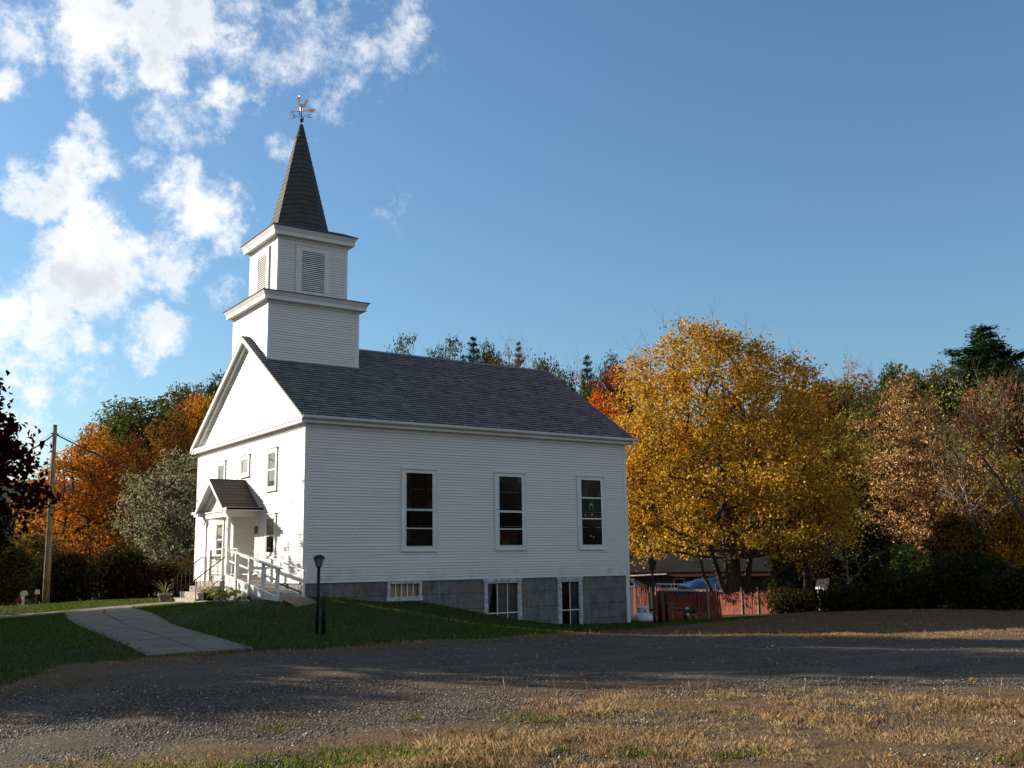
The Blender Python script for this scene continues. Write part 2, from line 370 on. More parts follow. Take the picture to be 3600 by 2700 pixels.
M_SID = siding_mat(); M_SLATE = slate_mat(); M_STONE = stone_mat(); M_CLEAR = clear_mat()
M_TRIM = mat('white_trim_paint', (.81, .80, .77), .5, var=.06, vscale=1.5)
M_ALU = mat('bare_aluminium', (.62, .64, .66), .3, metal=.7, var=.05)
M_CONC = mat('pale_concrete', (.40, .36, .31), .9, var=.22, vscale=2.0, bump=.3, bscale=40)
M_DECK = mat('weathered_deck_boards', (.27, .25, .225), .85, var=.3, vscale=4, stretch=(6, 1, 1), bump=.3)
M_PLY = mat('plywood_sheet', (.30, .19, .11), .8, var=.25, vscale=3, stretch=(4, .6, 1))
M_IRON = mat('black_iron', (.012, .012, .013), .45, var=.2)
M_BLACK = mat('black_painted_wood', (.010, .011, .012), .6, var=.3, vscale=5)
M_DARK = mat('dark_interior', (.006, .006, .006), .9, var=.2)
M_LEAF = leaf_mat('autumn_leaf', trans=.33, huevar=.022, valvar=.55)
M_LEAFG = leaf_mat('glossy_leaf', trans=.25, huevar=.02, gloss=.45, valvar=.5)
M_LEAFS = leaf_mat('speckled_leaf', trans=.25, huevar=.03, valvar=.75, clump=1.1)
M_NEED = leaf_mat('pine_needles', trans=.15, huevar=.015, valvar=.35)
M_BARK = bark_mat('grey_brown_bark', (.035, .028, .022), (.14, .115, .09))
M_BARKL = bark_mat('pale_bark', (.12, .105, .09), (.34, .30, .25))
M_BARKM = bark_mat('mid_bark', (.06, .05, .04), (.19, .16, .13))
M_SPIRE = shingle_mat('spire_shingles', (.042, .042, .039), (.078, .076, .069), .34, .22)
M_PSHIN = shingle_mat('porch_shingles', (.085, .066, .052), (.125, .098, .078), .42, .145)
M_LOUV = mat('louver_slat_paint', (.78, .76, .72), .6, var=.12)

# ------------------------------------------------------------------ terrain
def sstep(x, a, b):
    t = np.clip((np.asarray(x, float)-a)/(b-a), 0, 1); return t*t*(3-2*t)
_G = np.array([ # x, y, z of ground spots worked out from the foundation line, steps, posts and fence
 (.58,0,-.47),(1.2,0,-.55),(2.94,0,-.75),(4.56,0,-.78),(5.58,0,-.97),(7.23,0,-1.33),(8.97,0,-1.63),(10.78,0,-1.86),(12,0,-1.90),(14.4,0,-1.935),
 (0,1,-.5),(-1.2,-.9,-.57),(-1.15,2.5,-.56),(-1.3,4,-.62),(-2.2,4.4,-.71),(-2.2,7.4,-.72),(-4.5,6.5,-.84),(-6.5,6.5,-.95),(-8,6.8,-1.02),(-12,7,-1.2),
 (-5.5,-3.7,-.97),(-7.7,-4.4,-.97),(-6.3,-9.7,-1.01),(-8.25,-9.8,-1.01),(-6.5,-12.7,-1.07),(-8.5,-12.85,-1.07),(-3.5,-9.06,-1.08),(-1.15,-2.6,-.70),(0,-4.5,-.86),
 (3.0,-4.5,-1.18),(6,-4,-1.5),(9,-3.5,-1.78),(12.8,-2.5,-1.87),(2,-9.3,-1.32),(-1,-7,-1.08),(15.5,-1,-1.95),(17.5,.6,-2.0),(21,2.4,-2.12),(23,4,-2.15),
 (9.3,-14,-1.5),(14.2,-16.8,-1.5),(20,-7,-1.55),(25,-10.5,-1.5),(16,-8,-1.68),(25,0,-1.9),(-5,-22,-1.15),(-12,-19,-1.09),(-12.2,-22,-1.08),(-8,-25,-1.08),(0,-25,-1.12),(-14,-33,-1.06),(-5,-28,-1.05),
 (-3,9,-.74),(-6,9,-.90),(-9,9,-1.0),(-3.9,11.2,-.70),(-5.6,12,-.80),(-7.4,12,-.85),(-10,12,-.95),(-1.3,10.5,-.66),(-4.5,14.5,-1.15),(-8,15.5,-1.25),(-1,13.5,-1.05),(-4.5,18,-1.25),(0,14,-1.0),(-3,26,-1.45),(6,16,-1.4),(14.5,11.5,-1.95),(22,9,-2.3),(26,12,-2.5),(30,20,-2.2),(20,25,-1.6),
 (-20,0,-1.3),(-25,15,-1.4),(-25,-20,-1.3),(-20,40,-1.6),(-30,-40,-1.2),(10,-40,-1.1),(35,-25,-1.4),(45,0,-1.5),(45,20,-1.3),(5,45,-1.2),(35,40,-.5),(60,-30,-1.2),(60,30,-.3),(20,60,-.2),(-30,60,-1.6),(-60,0,-1.4),(0,-70,-1.2),(70,-60,-1.2),(90,20,0),(40,80,.3),(-10,90,-1)], float)
def _tps(r2): return np.where(r2 > 1e-9, .5*r2*np.log(np.maximum(r2, 1e-9)), 0)
_n = len(_G); _d2 = ((_G[:, None, :2]-_G[None, :, :2])**2).sum(-1)
_A = np.zeros((_n+3, _n+3)); _A[:_n, :_n] = _tps(_d2) + np.eye(_n)*.6; _A[:_n, _n:] = np.c_[np.ones(_n), _G[:, :2]]; _A[_n:, :_n] = _A[:_n, _n:].T
_W = np.linalg.solve(_A, np.r_[_G[:, 2], 0, 0, 0])
def gz(x, y):
    x = np.atleast_1d(np.asarray(x, float)); y = np.atleast_1d(np.asarray(y, float)); shp = x.shape; x = x.ravel(); y = y.ravel()
    z = np.empty(len(x))
    for k in range(0, len(x), 20000):
        xx, yy = x[k:k+20000], y[k:k+20000]
        z[k:k+20000] = _tps((xx[:, None]-_G[:, 0])**2+(yy[:, None]-_G[:, 1])**2)@_W[:_n] + _W[_n]+_W[_n+1]*xx+_W[_n+2]*yy
    dx, dy = x-CAM.x, y-CAM.y; D = np.hypot(dx, dy); az = np.degrees(np.arctan2(dx, dy))
    far = sstep(D, 75, 110); z = z*(1-far)+(-.6)*far
    azm = sstep(az, 8.5, 16.0)*sstep(-az, -110, -80)
    hill = 4.5*sstep(D, 82, 110)+15.5*sstep(D, 104, 142)+9*sstep(D, 150, 260)
    back = sstep(-np.cos(np.radians(az-YAW*57.2958)), .05, .45)*(34*sstep(D, 60, 150)+30*sstep(D, 150, 330))  # unseen hill behind the viewer, added to block low sky light and darken reflections
    hill *= .8+.2*np.sin(az*.11+1.0)
    z = z+hill*azm+back
    return z.reshape(shp)
def g1(x, y): return float(gz(x, y)[0])

LAWN = [(-40,-30),(-16,-20.5),(-11.4,-15.6),(-10.3,-13.5),(-8.5,-12.9),(-6.5,-12.8),(-5.2,-12.9),(-2.5,-12.0),(.8,-11.0),(4.5,-8.2),(8.5,-5.4),(12.5,-3.9),(16,-3.6),(19,-3.0),(24,-.5),(40,4),(80,20)]
def lawn_dist(x, y):
    """signed distance to the edge between lawn (+) and gravel (-)"""
    x = np.asarray(x, float); y = np.asarray(y, float); best = np.full(x.shape, 1e9); sgn = np.ones(x.shape)
    P = np.array(LAWN, float)
    for a, b in zip(P[:-1], P[1:]):
        d = b-a; t = np.clip(((x-a[0])*d[0]+(y-a[1])*d[1])/(d@d), 0, 1)
        ex, ey = x-(a[0]+t*d[0]), y-(a[1]+t*d[1]); q = np.hypot(ex, ey); cr = d[0]*ey-d[1]*ex
        m = q < best; best = np.where(m, q, best); sgn = np.where(m, np.sign(cr), sgn)
    return best*sgn
def vnoise(x, y, s, seed=0):
    """smooth value noise for scattering"""
    r = np.random.RandomState(seed); T = r.rand(64, 64)
    x = np.asarray(x)*s; y = np.asarray(y)*s; xi = np.floor(x).astype(int); yi = np.floor(y).astype(int); fx = x-xi; fy = y-yi
    fx = fx*fx*(3-2*fx); fy = fy*fy*(3-2*fy); a = T[xi % 64, yi % 64]; b = T[(xi+1) % 64, yi % 64]; c = T[xi % 64, (yi+1) % 64]; d = T[(xi+1) % 64, (yi+1) % 64]
    return (a*(1-fx)+b*fx)*(1-fy)+(c*(1-fx)+d*fx)*fy
def dryness(x, y):
    """how much dry grass grows in the gravel: the near verge on the right, the strip by the lawn, the far right bank"""
    dx, dy = x-CAM.x, y-CAM.y; D = np.hypot(dx, dy); az = np.degrees(np.arctan2(dx, dy))
    near = sstep(-D, -16.8, -13.8)*sstep(az, 20, 44)*.95 + sstep(-D, -11.0, -9.7)*.72
    edge = np.exp(-np.abs(lawn_dist(x, y)+.5)/1.3)*.95
    bank = sstep(x, 3, 9)*sstep(y, -21.5, -16)*.98
    speck = .52*sstep(-D, -17.5, -13)*(vnoise(x, y, .55, 41)*.6+vnoise(x, y, 1.9, 42)*.6)
    return np.clip(np.maximum(np.maximum(np.maximum(near, edge), bank), speck), 0, 1)

def ground_mat():
    m, t, out = new_mat('ground_surface')
    tc = t.node('ShaderNodeTexCoord').outputs['Object']
    def A(n): return t.node('ShaderNodeAttribute', attribute_name=n).outputs['Fac']
    lawn, dry, hill, green = A('lawn'), A('dry'), A('hill'), A('green')
    n_s = t.noise(tc, 40, 3, .7); n_m = t.noise(tc, 5, 5, .65); n_l = t.noise(tc, .7, 4); n_f = t.noise(tc, 140, 2, .6)
    vo = t.node('ShaderNodeTexVoronoi', i_Scale=26.0); t.l.new(tc, vo.inputs['Vector']); vo2 = t.node('ShaderNodeTexVoronoi', i_Scale=60.0); t.l.new(tc, vo2.inputs['Vector'])
    sep = t.node('ShaderNodeSeparateColor'); t.l.new(vo.outputs['Color'], sep.inputs[0]); sep2 = t.node('ShaderNodeSeparateColor'); t.l.new(vo2.outputs['Color'], sep2.inputs[0])
    gr = t.mix(sep.outputs[0], (.044, .032, .022), (.115, .086, .061))
    gr = t.mix(.5, gr, t.mix(sep2.outputs[1], (.038, .028, .019), (.145, .108, .076)))
    gr = t.mix(t.ramp(sep.outputs[2], .975, .98), gr, (.30, .27, .23))
    gr = t.mix(t.ramp(n_l, .42, .7, 0, .5), gr, (.115, .084, .057))
    mpt = t.node('ShaderNodeMapping'); t.l.new(tc, mpt.inputs[0]); mpt.inputs['Rotation'].default_value = (0, 0, R_(-24)); mpt.inputs['Scale'].default_value = (.10, 1.0, 1)
    trk = t.ramp(t.noise(mpt.outputs[0], 1.1, 4, .55), .50, .68); gr = t.mix(t.math('MULTIPLY', trk, .55), gr, (.135, .105, .078))
    straw = t.mix(n_s, (.055, .032, .016), (.20, .125, .058)); straw = t.mix(t.ramp(n_m, .45, .7), straw, (.06, .036, .022))
    turf = t.mix(n_s, (.014, .026, .006), (.032, .055, .012)); turf = t.mix(t.ramp(n_m, .4, .7, 0, .6), turf, (.04, .052, .015)); turf = t.mix(t.ramp(n_l, .5, .75, 0, .5), turf, (.05, .045, .018))
    wood = t.mix(n_m, (.03, .022, .012), (.09, .055, .022))
    dj = t.ramp(t.math('ADD', dry, t.math('MULTIPLY', t.math('SUBTRACT', t.math('ADD', t.math('MULTIPLY', n_m, .6), t.math('MULTIPLY', n_l, .4)), .5), 1.5)), .38, .68)
    lj = t.ramp(t.math('ADD', lawn, t.math('MULTIPLY', t.math('SUBTRACT', n_m, .5), 1.2)), -.3, .3)
    gj = t.ramp(t.math('ADD', green, t.math('MULTIPLY', t.math('SUBTRACT', n_m, .5), 1.4)), .4, .75)
    c = t.mix(dj, gr, straw); c = t.mix(gj, c, turf); c = t.mix(lj, c, turf); c = t.mix(hill, c, wood)
    b = t.node('ShaderNodeBsdfPrincipled'); t.l.new(c, b.inputs['Base Color']); b.inputs['Roughness'].default_value = .95; b.inputs['Specular IOR Level'].default_value = .15
    h = t.math('ADD', t.math('MULTIPLY', vo.outputs['Distance'], -.8), t.math('ADD', t.math('MULTIPLY', n_m, .8), t.math('MULTIPLY', n_s, .6)))
    bn = t.node('ShaderNodeBump'); bn.inputs['Strength'].default_value = .55; bn.inputs['Distance'].default_value = .03
    t.l.new(h, bn.inputs['Height']); t.l.new(bn.outputs[0], b.inputs['Normal'])
    t.l.new(b.outputs[0], out.inputs[0]); return m
def build_ground():
    def axis(lo, hi, flo, fhi, fine, ratio):
        a = list(np.arange(flo, fhi, fine)); s = fine; x = a[-1]
        while x < hi: s *= ratio; x += s; a.append(x)
        s = fine; x = a[0]; pre = []
        while x > lo: s *= ratio; x -= s; pre.append(x)
        return np.array(pre[::-1]+a)
    X = axis(-1500, 1800, -18, 30, .33, 1.09); Y = axis(-1200, 1800, -30, 18, .33, 1.09)
    gx, gy = np.meshgrid(X, Y); x = gx.ravel(); y = gy.ravel(); z = gz(x, y)
    z = z + (vnoise(x, y, 1.1, 3)-.5)*.05*(np.hypot(x-CAM.x, y-CAM.y) < 80)
    # level bed under the church so no turf pokes through the floors
    z = np.where((x > .4) & (x < 14) & (y > .4) & (y < 11), np.minimum(z, -1.6), z)
    nx, ny = len(X), len(Y); i = np.arange((nx-1)*(ny-1)); r_, c_ = i//(nx-1), i % (nx-1); a = r_*nx+c_
    F = np.stack([a, a+1, a+1+nx, a+nx], 1)
    D = np.hypot(x-CAM.x, y-CAM.y)
    ld = lawn_dist(x, y); az = np.degrees(np.arctan2(x-CAM.x, y-CAM.y)); green = sstep(-D, -9.9, -9.1)*sstep(-az, -36, -26)*.6+np.where((D < 13), vnoise(x, y, .6, 9)*.34, 0)
    o = npmesh('ground', np.c_[x, y, z], F, ground_mat(), smooth=True, attr=dict(lawn=np.clip(ld, -3, 3), dry=dryness(x, y), hill=sstep(D, 84, 96), green=green))
    tag(o, kind='structure')
build_ground()

def build_walks():
    m, t, out = new_mat('worn_walk_concrete')
    tc = t.node('ShaderNodeTexCoord').outputs['Object']
    n1 = t.noise(tc, 1.1, 6, .65); n2 = t.noise(tc, 30, 4, .7); n3 = t.noise(tc, 5, 4)
    c = t.mix(t.ramp(n1, .3, .7), (.12, .095, .068), (.19, .153, .110)); c = t.mix(t.ramp(n2, .4, .75, 0, .4), c, (.23, .205, .17)); c = t.mix(t.ramp(n3, .52, .72, 0, .55), c, (.085, .07, .05))
    b = t.node('ShaderNodeBsdfPrincipled'); t.l.new(c, b.inputs['Base Color']); b.inputs['Roughness'].default_value = .9
    bn = t.node('ShaderNodeBump'); bn.inputs['Strength'].default_value = .4; bn.inputs['Distance'].default_value = .01; t.l.new(n2, bn.inputs['Height']); t.l.new(bn.outputs[0], b.inputs['Normal'])
    t.l.new(b.outputs[0], out.inputs[0])
    rng = random.Random(4); mb = MB()
    def slab(p, lift=.035):
        # one slab as a small bumped grid with skirts, edges following the lawn
        q = [Vector((a, b_, 0)) for a, b_ in p]; N = 6; top = []
        tilt = rng.uniform(-.008, .008)
        for i in range(N+1):
            for j in range(N+1):
                u, v = i/N, j/N
                w = q[0]*(1-u)*(1-v)+q[1]*u*(1-v)+q[2]*u*v+q[3]*(1-u)*v
                top.append((w.x, w.y, g1(w.x, w.y)+lift+tilt*(u-.5)))
        f = [(i*(N+1)+j, (i+1)*(N+1)+j, (i+1)*(N+1)+j+1, i*(N+1)+j+1) for i in range(N) for j in range(N)]
        mb.add(top, f)
        ring = [i*(N+1) for i in range(N+1)]+[N*(N+1)+j for j in range(1, N+1)]+[i*(N+1)+N for i in range(N-1, -1, -1)]+[j for j in range(N-1, 0, -1)]
        k = len(ring); vs = [top[r] for r in ring]+[(top[r][0], top[r][1], top[r][2]-.12) for r in ring]
        mb.add(vs, [(i, (i+1) % k, k+(i+1) % k, k+i) for i in range(k)])
    xs = [-2.17, -3.5, -4.9, -6.3, -7.7, -9.1, -10.5, -12, -14, -16]
    for a, b_ in zip(xs[:-1], xs[1:]):
        slab([(b_+.03, 5.65+.02*rng.random()), (a, 5.62), (a, 7.35), (b_+.03, 7.37)])
    L_ = [(-6.3, 5.55), (-6.95, 2.2), (-7.45, -1.6), (-7.85, -5.3), (-8.25, -9.5), (-8.55, -12.9)]
    Rr = [(-3.7, 5.55), (-4.65, 2.2), (-5.15, -1.6), (-5.65, -5.3), (-6.15, -9.3), (-6.45, -12.7)]
    for i in range(5):
        ml = tuple((a+b_)/2 for a, b_ in zip(L_[i], Rr[i])); ml2 = tuple((a+b_)/2 for a, b_ in zip(L_[i+1], Rr[i+1])); g = .07
        slab([(L_[i+1][0], L_[i+1][1]+g), (ml2[0]-.02, ml2[1]+g), (ml[0]-.02, ml[1]), L_[i]])
        slab([(ml2[0]+.02, ml2[1]+g), (Rr[i+1][0], Rr[i+1][1]+g), Rr[i], (ml[0]+.02, ml[1])])
    tag(mb.build('path', m), kind='structure')
build_walks()

# ------------------------------------------------------------------ the church
L_, W_, YC = 14.406, 11.464, 5.732
EO, RO, EZ, RZ = .312, .297, 5.671, 9.534
KS = (RZ-EZ)/(YC+EO)                                   # roof slope
def roof_z(y): return RZ-KS*abs(y-YC)
EXP = .1016
def siding(mb, P, U, N, z0, z1, spans, exp=EXP, lip=.024):
    """overlapping clapboards: P origin, U along the wall, N outward; spans(z) -> list of (u0,u1) left open for boards"""
    P, U, N = Vector(P), Vector(U), Vector(N); n = int(round((z1-z0)/exp)); e = (z1-z0)/n; Z = Vector((0, 0, 1))
    for i in range(n):
        za, zb = z0+i*e, z0+(i+1)*e
        lp = lip+((i*7919) % 13-6)*.0006; sa, sb = spans(za+.001), spans(zb-.001)
        if len(sa) != len(sb): sb = sa = (sa if len(sa) < len(sb) else sb)
        for (a0, a1), (b0, b1) in zip(sa, sb):
            if a1-a0 < .01: continue
            b0, b1 = max(b0, min(a0, b0)), b1
            p = [P+U*a0+Z*za+N*lp, P+U*a1+Z*za+N*(lp+.002), P+U*b1+Z*zb+N*.002, P+U*b0+Z*zb+N*.002]
            mb.quad(*p)
            mb.quad(P+U*a0+Z*za, P+U*a1+Z*za, p[1], p[0])
    return mb
church = thing('church', 'white clapboard church with slate roof, square belfry and dark shingled spire', 'church', (0, 0, -.02))

def build_shell():
    # long side wall facing the gravel lot
    m = MB(); siding(m, (0, 0, 0), (1, 0, 0), (0, -1, 0), 0, 5.28, lambda z: [(.12, L_-.12)]); m.box(.02, L_-.02, .0, .1, 0, 5.3)
    m.build('side_wall', M_SID, church)
    m = MB(); siding(m, (L_, W_, 0), (-1, 0, 0), (0, 1, 0), 0, 5.28, lambda z: [(.12, L_-.12)]); m.box(.02, L_-.02, W_-.1, W_, 0, 5.3)
    m.build('side_wall', M_SID, church)
    def front_sp(z):
        if .27 < z < 2.5: return [(.1, 4.42), (6.83, W_-.1)]
        return [(.1, W_-.1)]
    m = MB(); siding(m, (0, 0, 0), (0, 1, 0), (-1, 0, 0), 0, 5.28, front_sp)
    m.box(.0, .1, .02, 4.45, 0, 5.3); m.box(.0, .1, 6.8, W_-.02, 0, 5.3); m.box(0, .1, 4.45, 6.8, 2.5, 5.3); m.box(0, .1, 4.45, 6.8, 0, .25)
    def gab(z):
        h = (RZ-.16-z)/KS; return [(YC-h, YC+h)]
    siding(m, (0, 0, 0), (0, 1, 0), (-1, 0, 0), 5.68, 9.3, gab)
    m.prism([(0.0, .3, 5.5), (0.0, W_-.3, 5.5), (0.0, YC, 9.36)], (.1, 0, 0))
    m.build('front_wall', M_SID, church)
    m = MB(); siding(m, (L_, W_, 0), (0, -1, 0), (1, 0, 0), 0, 5.28, lambda z: [(.1, W_-.1)]); m.box(L_-.1, L_, .02, W_-.02, 0, 5.3)
    m.prism([(L_-.1, .3, 5.3), (L_-.1, W_-.3, 5.3), (L_-.1, YC, 9.36)], (.1, 0, 0)); m.build('rear_wall', M_SID, church)
    # foundation, left open at the three basement windows
    m = MB(); op = [(3.27, 4.49, -.57, -.10), (7.38, 8.81, -2.3, -.17), (10.85, 11.79, -2.3, -.19)]; x = .03
    for (a, b, c, d) in op:
        m.box(x, a, .03, .45, -2.6, -.015); m.box(a, b, .03, .45, d, -.015)
        m.box(a, b, .03, .45, -2.6, c); x = b
    m.box(x, L_-.16, .03, .45, -2.6, -.015)
    m.box(.03, .45, .45, W_-.03, -2.0, -.015); m.box(.45, L_-.16, W_-.45, W_-.03, -2.6, -.015); m.box(L_-.45, L_-.03, .45, W_-.45, -2.6, -.015)
    m.build('foundation', M_STONE, church)
    m = MB(); m.box(-.02, L_+.02, -.022, .4, -.02, .003); m.box(-.022, .4, -.018, W_+.02, -.019, .004); m.build('sill_board', M_TRIM, church)
    # corner boards
    for (x, y, sx, sy) in ((0, 0, 1, 1), (L_, 0, -1, 1), (0, W_, 1, -1), (L_, W_, -1, -1)):
        m = MB(); zt = 5.40; z0 = .006
        xa, xb = sorted((x-sx*.03, x+sx*.135)); ya, yb = sorted((y-sy*.03, y+sy*.02)); m.box(xa, xb, ya, yb, z0, zt)
        xa, xb = sorted((x-sx*.0295, x+sx*.02)); ya, yb = sorted((y+sy*.021, y+sy*.125)); m.box(xa, xb, ya, yb, z0, zt)
        m.build('corner_board', M_TRIM, church)
    m = MB(); m.box(L_-.17, L_-.005, -.02, .4, -2.3, -.024); m.build('foundation_corner_board', M_TRIM, church)
    # eaves: frieze, soffit, fascia along both long sides
    for s in (0, 1):
        m = MB(); Y = (lambda v: v) if s == 0 else (lambda v: W_-v)
        def bx(x0, x1, a, b, z0, z1): a, b = sorted((Y(a), Y(b))); m.box(x0, x1, a, b, z0, z1)
        bx(-.02, L_+.02, -.045, .0, 5.27, 5.41); bx(-.26, L_+.26, -.25, .02, 5.41, 5.50); bx(-.272, L_+.272, -.29, .02, 5.50, 5.625)
        m.build('eaves_cornice', M_TRIM, church)
    # front and rear horizontal cornice closing the pediment
    for xx, sg in ((0, -1), (L_, 1)):
        m = MB()
        def bx(a, b, y0, y1, z0, z1): a, b = sorted((xx+sg*a, xx+sg*b)); m.box(a, b, y0, y1, z0, z1)
        bx(0, .045, .0, W_, 5.27, 5.409); bx(.0, .24, -.24, W_+.24, 5.412, 5.53); bx(0, .268, -.285, W_+.285, 5.53, 5.60)
        a = xx+sg*.275
        m.prism([(a, -.31, 5.602), (a, W_+.31, 5.602), (a, W_+.31, 5.625), (a, -.31, 5.625)], (-sg*.29, 0, 0))
        m.prism([(a, .2, 5.627), (xx+sg*.02, .2, 5.627), (xx+sg*.02, .2, 5.70)], (0, W_-.4, 0))
        m.build('pediment_cornice', M_TRIM, church)
        # raking cornice: fascia, soffit and inner frieze on each slope
        for s in (1, -1):
            m = MB()
            def P(x, t, d):      # t along the slope from eave (0) to ridge (1), d below the roof top
                yy = (YC+EO)*(1-t); return (x, YC-s*yy, EZ+(RZ-EZ)*t-d)
            def rk(x0, x1, d0, d1, t0=0.0, t1=1.0): m.prism([P(x0, t0, d0), P(x0, t1, d0), P(x0, t1, d1), P(x0, t0, d1)], (x1-x0, 0, 0))
            rk(xx+sg*RO, xx+sg*(RO-.05), .05, .22, .0); rk(xx+sg*(RO-.05), xx+sg*.0, .10, .16, .0)
            rk(xx+sg*.16, xx+sg*.1, .16, .36, .02, .985); rk(xx+sg*.1, xx+sg*0, .31, .35, .03, .98); rk(xx+sg*.035, xx+sg*0, .35, .52, .045, .97)
            m.build('rake_cornice', M_TRIM, church)
build_shell()

def build_roof():
    SL = math.hypot(YC+EO, RZ-EZ); n = 36; c = SL/n; rng = random.Random(8)
    for s in (1, -1):
        m = MB(); nrm = Vector((0, -s*(RZ-EZ)/SL, (YC+EO)/SL)); up = Vector((0, s*(YC+EO)/SL, (RZ-EZ)/SL))
        base = Vector((-RO, YC-s*(YC+EO), EZ)); nx = 44; xs = [(L_+2*RO)*i/nx for i in range(nx+1)]
        for i in range(n):
            for k in range(nx):
                l0, l1 = rng.uniform(.024, .036), 0
                a0 = .0 if rng.random() > .03 else -rng.uniform(.02, .05)
                p = [base+Vector((xs[k], 0, 0))+up*(i*c+a0)+nrm*l0, base+Vector((xs[k+1], 0, 0))+up*(i*c+a0)+nrm*l0, base+Vector((xs[k+1], 0, 0))+up*((i+1)*c+.02)+nrm*.003, base+Vector((xs[k], 0, 0))+up*((i+1)*c+.02)+nrm*.003]
                uv = [(xs[k], i*.2), (xs[k+1], i*.2), (xs[k+1], i*.2+.1999), (xs[k], i*.2+.1999)]
                if s < 0: p = [p[1], p[0], p[3], p[2]]; uv = [uv[1], uv[0], uv[3], uv[2]]
                m.add(p, [(0, 1, 2, 3)], 0, [uv])
                q = [p[0]-nrm*l0, p[1]-nrm*l0, p[1], p[0]]; m.add(q, [(0, 1, 2, 3)], 0, [[uv[0]]*4])
        lo = [(x, YC-s*(YC+EO), EZ-.0) for x in (-RO, L_+RO)]; hi = [(x, YC, RZ) for x in (L_+RO, -RO)]
        d = nrm*-.055
        vs = [Vector(a) for a in lo+hi]; vs = vs+[a+d for a in vs]
        m.add(vs, [(4, 7, 6, 5), (0, 3, 7, 4), (1, 5, 6, 2), (0, 4, 5, 1)], 0, [[(.2, .05)]*4]*4)
        m.build('slate_roof', M_SLATE, church)
    m = MB()
    for s in (1, -1):
        yy = YC-s*.17; m.prism([(3.83, YC, RZ+.035), (3.83, yy, roof_z(yy)+.035), (3.83, yy, roof_z(yy)+.02), (3.83, YC, RZ+.02)], (L_+RO-3.83, 0, 0))
    m.build('ridge_cap', mat('galvanised_ridge', (.22, .24, .27), .5, metal=.3, var=.2, vscale=1), church)
    # gutter with hangers
    m = MB(); pr = [(-.315, 5.64), (-.315, 5.53), (-.36, 5.525), (-.415, 5.56), (-.43, 5.635), (-.42, 5.64), (-.405, 5.565), (-.36, 5.535), (-.325, 5.54), (-.325, 5.64)]
    m.prism([(-.28, a, b) for a, b in pr], (L_+.75, 0, 0)); g = m.build('gutter', M_TRIM, church)
    x = .15
    while x < L_: m = MB(); m.bar((x, -.425, 5.645), (x, -.26, 5.72), .03, .008); m.build('gutter_hanger', M_ALU, g); x += .76
    m = MB(); m.tube([(L_+.17, -.37, 5.55), (L_+.17, -.37, 5.42), (L_+.14, -.2, 5.15), (L_+.07, -.05, 4.95), (L_+.07, .1, 4.75), (L_+.07, .1, -1.9)], .04, 8); m.build('downspout', M_TRIM, church, True)
build_roof()

LEAD = mat('window_lead', (.05, .05, .048), .5, var=.1)
GB = glass_mat('stained_brown', (.014, .009, .006), .08, .15); GBL = glass_mat('stained_blue', (.010, .016, .028)); GR = glass_mat('stained_red', (.030, .009, .005)); GA = glass_mat('stained_amber', (.06, .026, .007)); GT = glass_mat('stained_teal', (.008, .018, .020)); GK = glass_mat('plain_dark_pane', (.012, .008, .007), .06, .12); GP = glass_mat('stained_pale', (.26, .28, .30)); GO = glass_mat('stained_olive', (.012, .012, .010), .08, .08)
GM = [GB, GBL, GR, GA, GT, GK, GP, GO]
class Fr:
    """wall frame: u along, n outward"""
    def __init__(s, P, U, N): s.P, s.U, s.N = Vector(P), Vector(U), Vector(N)
    def p(s, u, z, n=0): return s.P+s.U*u+Vector((0, 0, z))+s.N*n
    def box(s, m, u0, u1, z0, z1, n0, n1, mi=0):
        v = [s.p(u0,z0,n0), s.p(u1,z0,n0), s.p(u1,z0,n1), s.p(u0,z0,n1), s.p(u0,z1,n0), s.p(u1,z1,n0), s.p(u1,z1,n1), s.p(u0,z1,n1)]
        f = [(0,3,2,1),(4,5,6,7),(0,1,5,4),(1,2,6,5),(2,3,7,6),(3,0,4,7)]
        m.add(v, f, mi)
    def quad(s, m, u0, u1, z0, z1, n, mi=0): m.quad(s.p(u0,z0,n), s.p(u1,z0,n), s.p(u1,z1,n), s.p(u0,z1,n), mi)
    def frame(s, m, u0, u1, z0, z1, w, n0, n1, top=None, bot=None):
        t = top or w; b = bot or w
        s.box(m, u0, u0+w, z0, z1, n0, n1); s.box(m, u1-w, u1, z0, z1, n0, n1)
        s.box(m, u0+w, u1-w, z1-t, z1, n0, n1); s.box(m, u0+w, u1-w, z0, z0+b, n0, n1)
FS = Fr((0, 0, 0), (1, 0, 0), (0, -1, 0)); FF = Fr((0, 0, 0), (0, 1, 0), (-1, 0, 0))

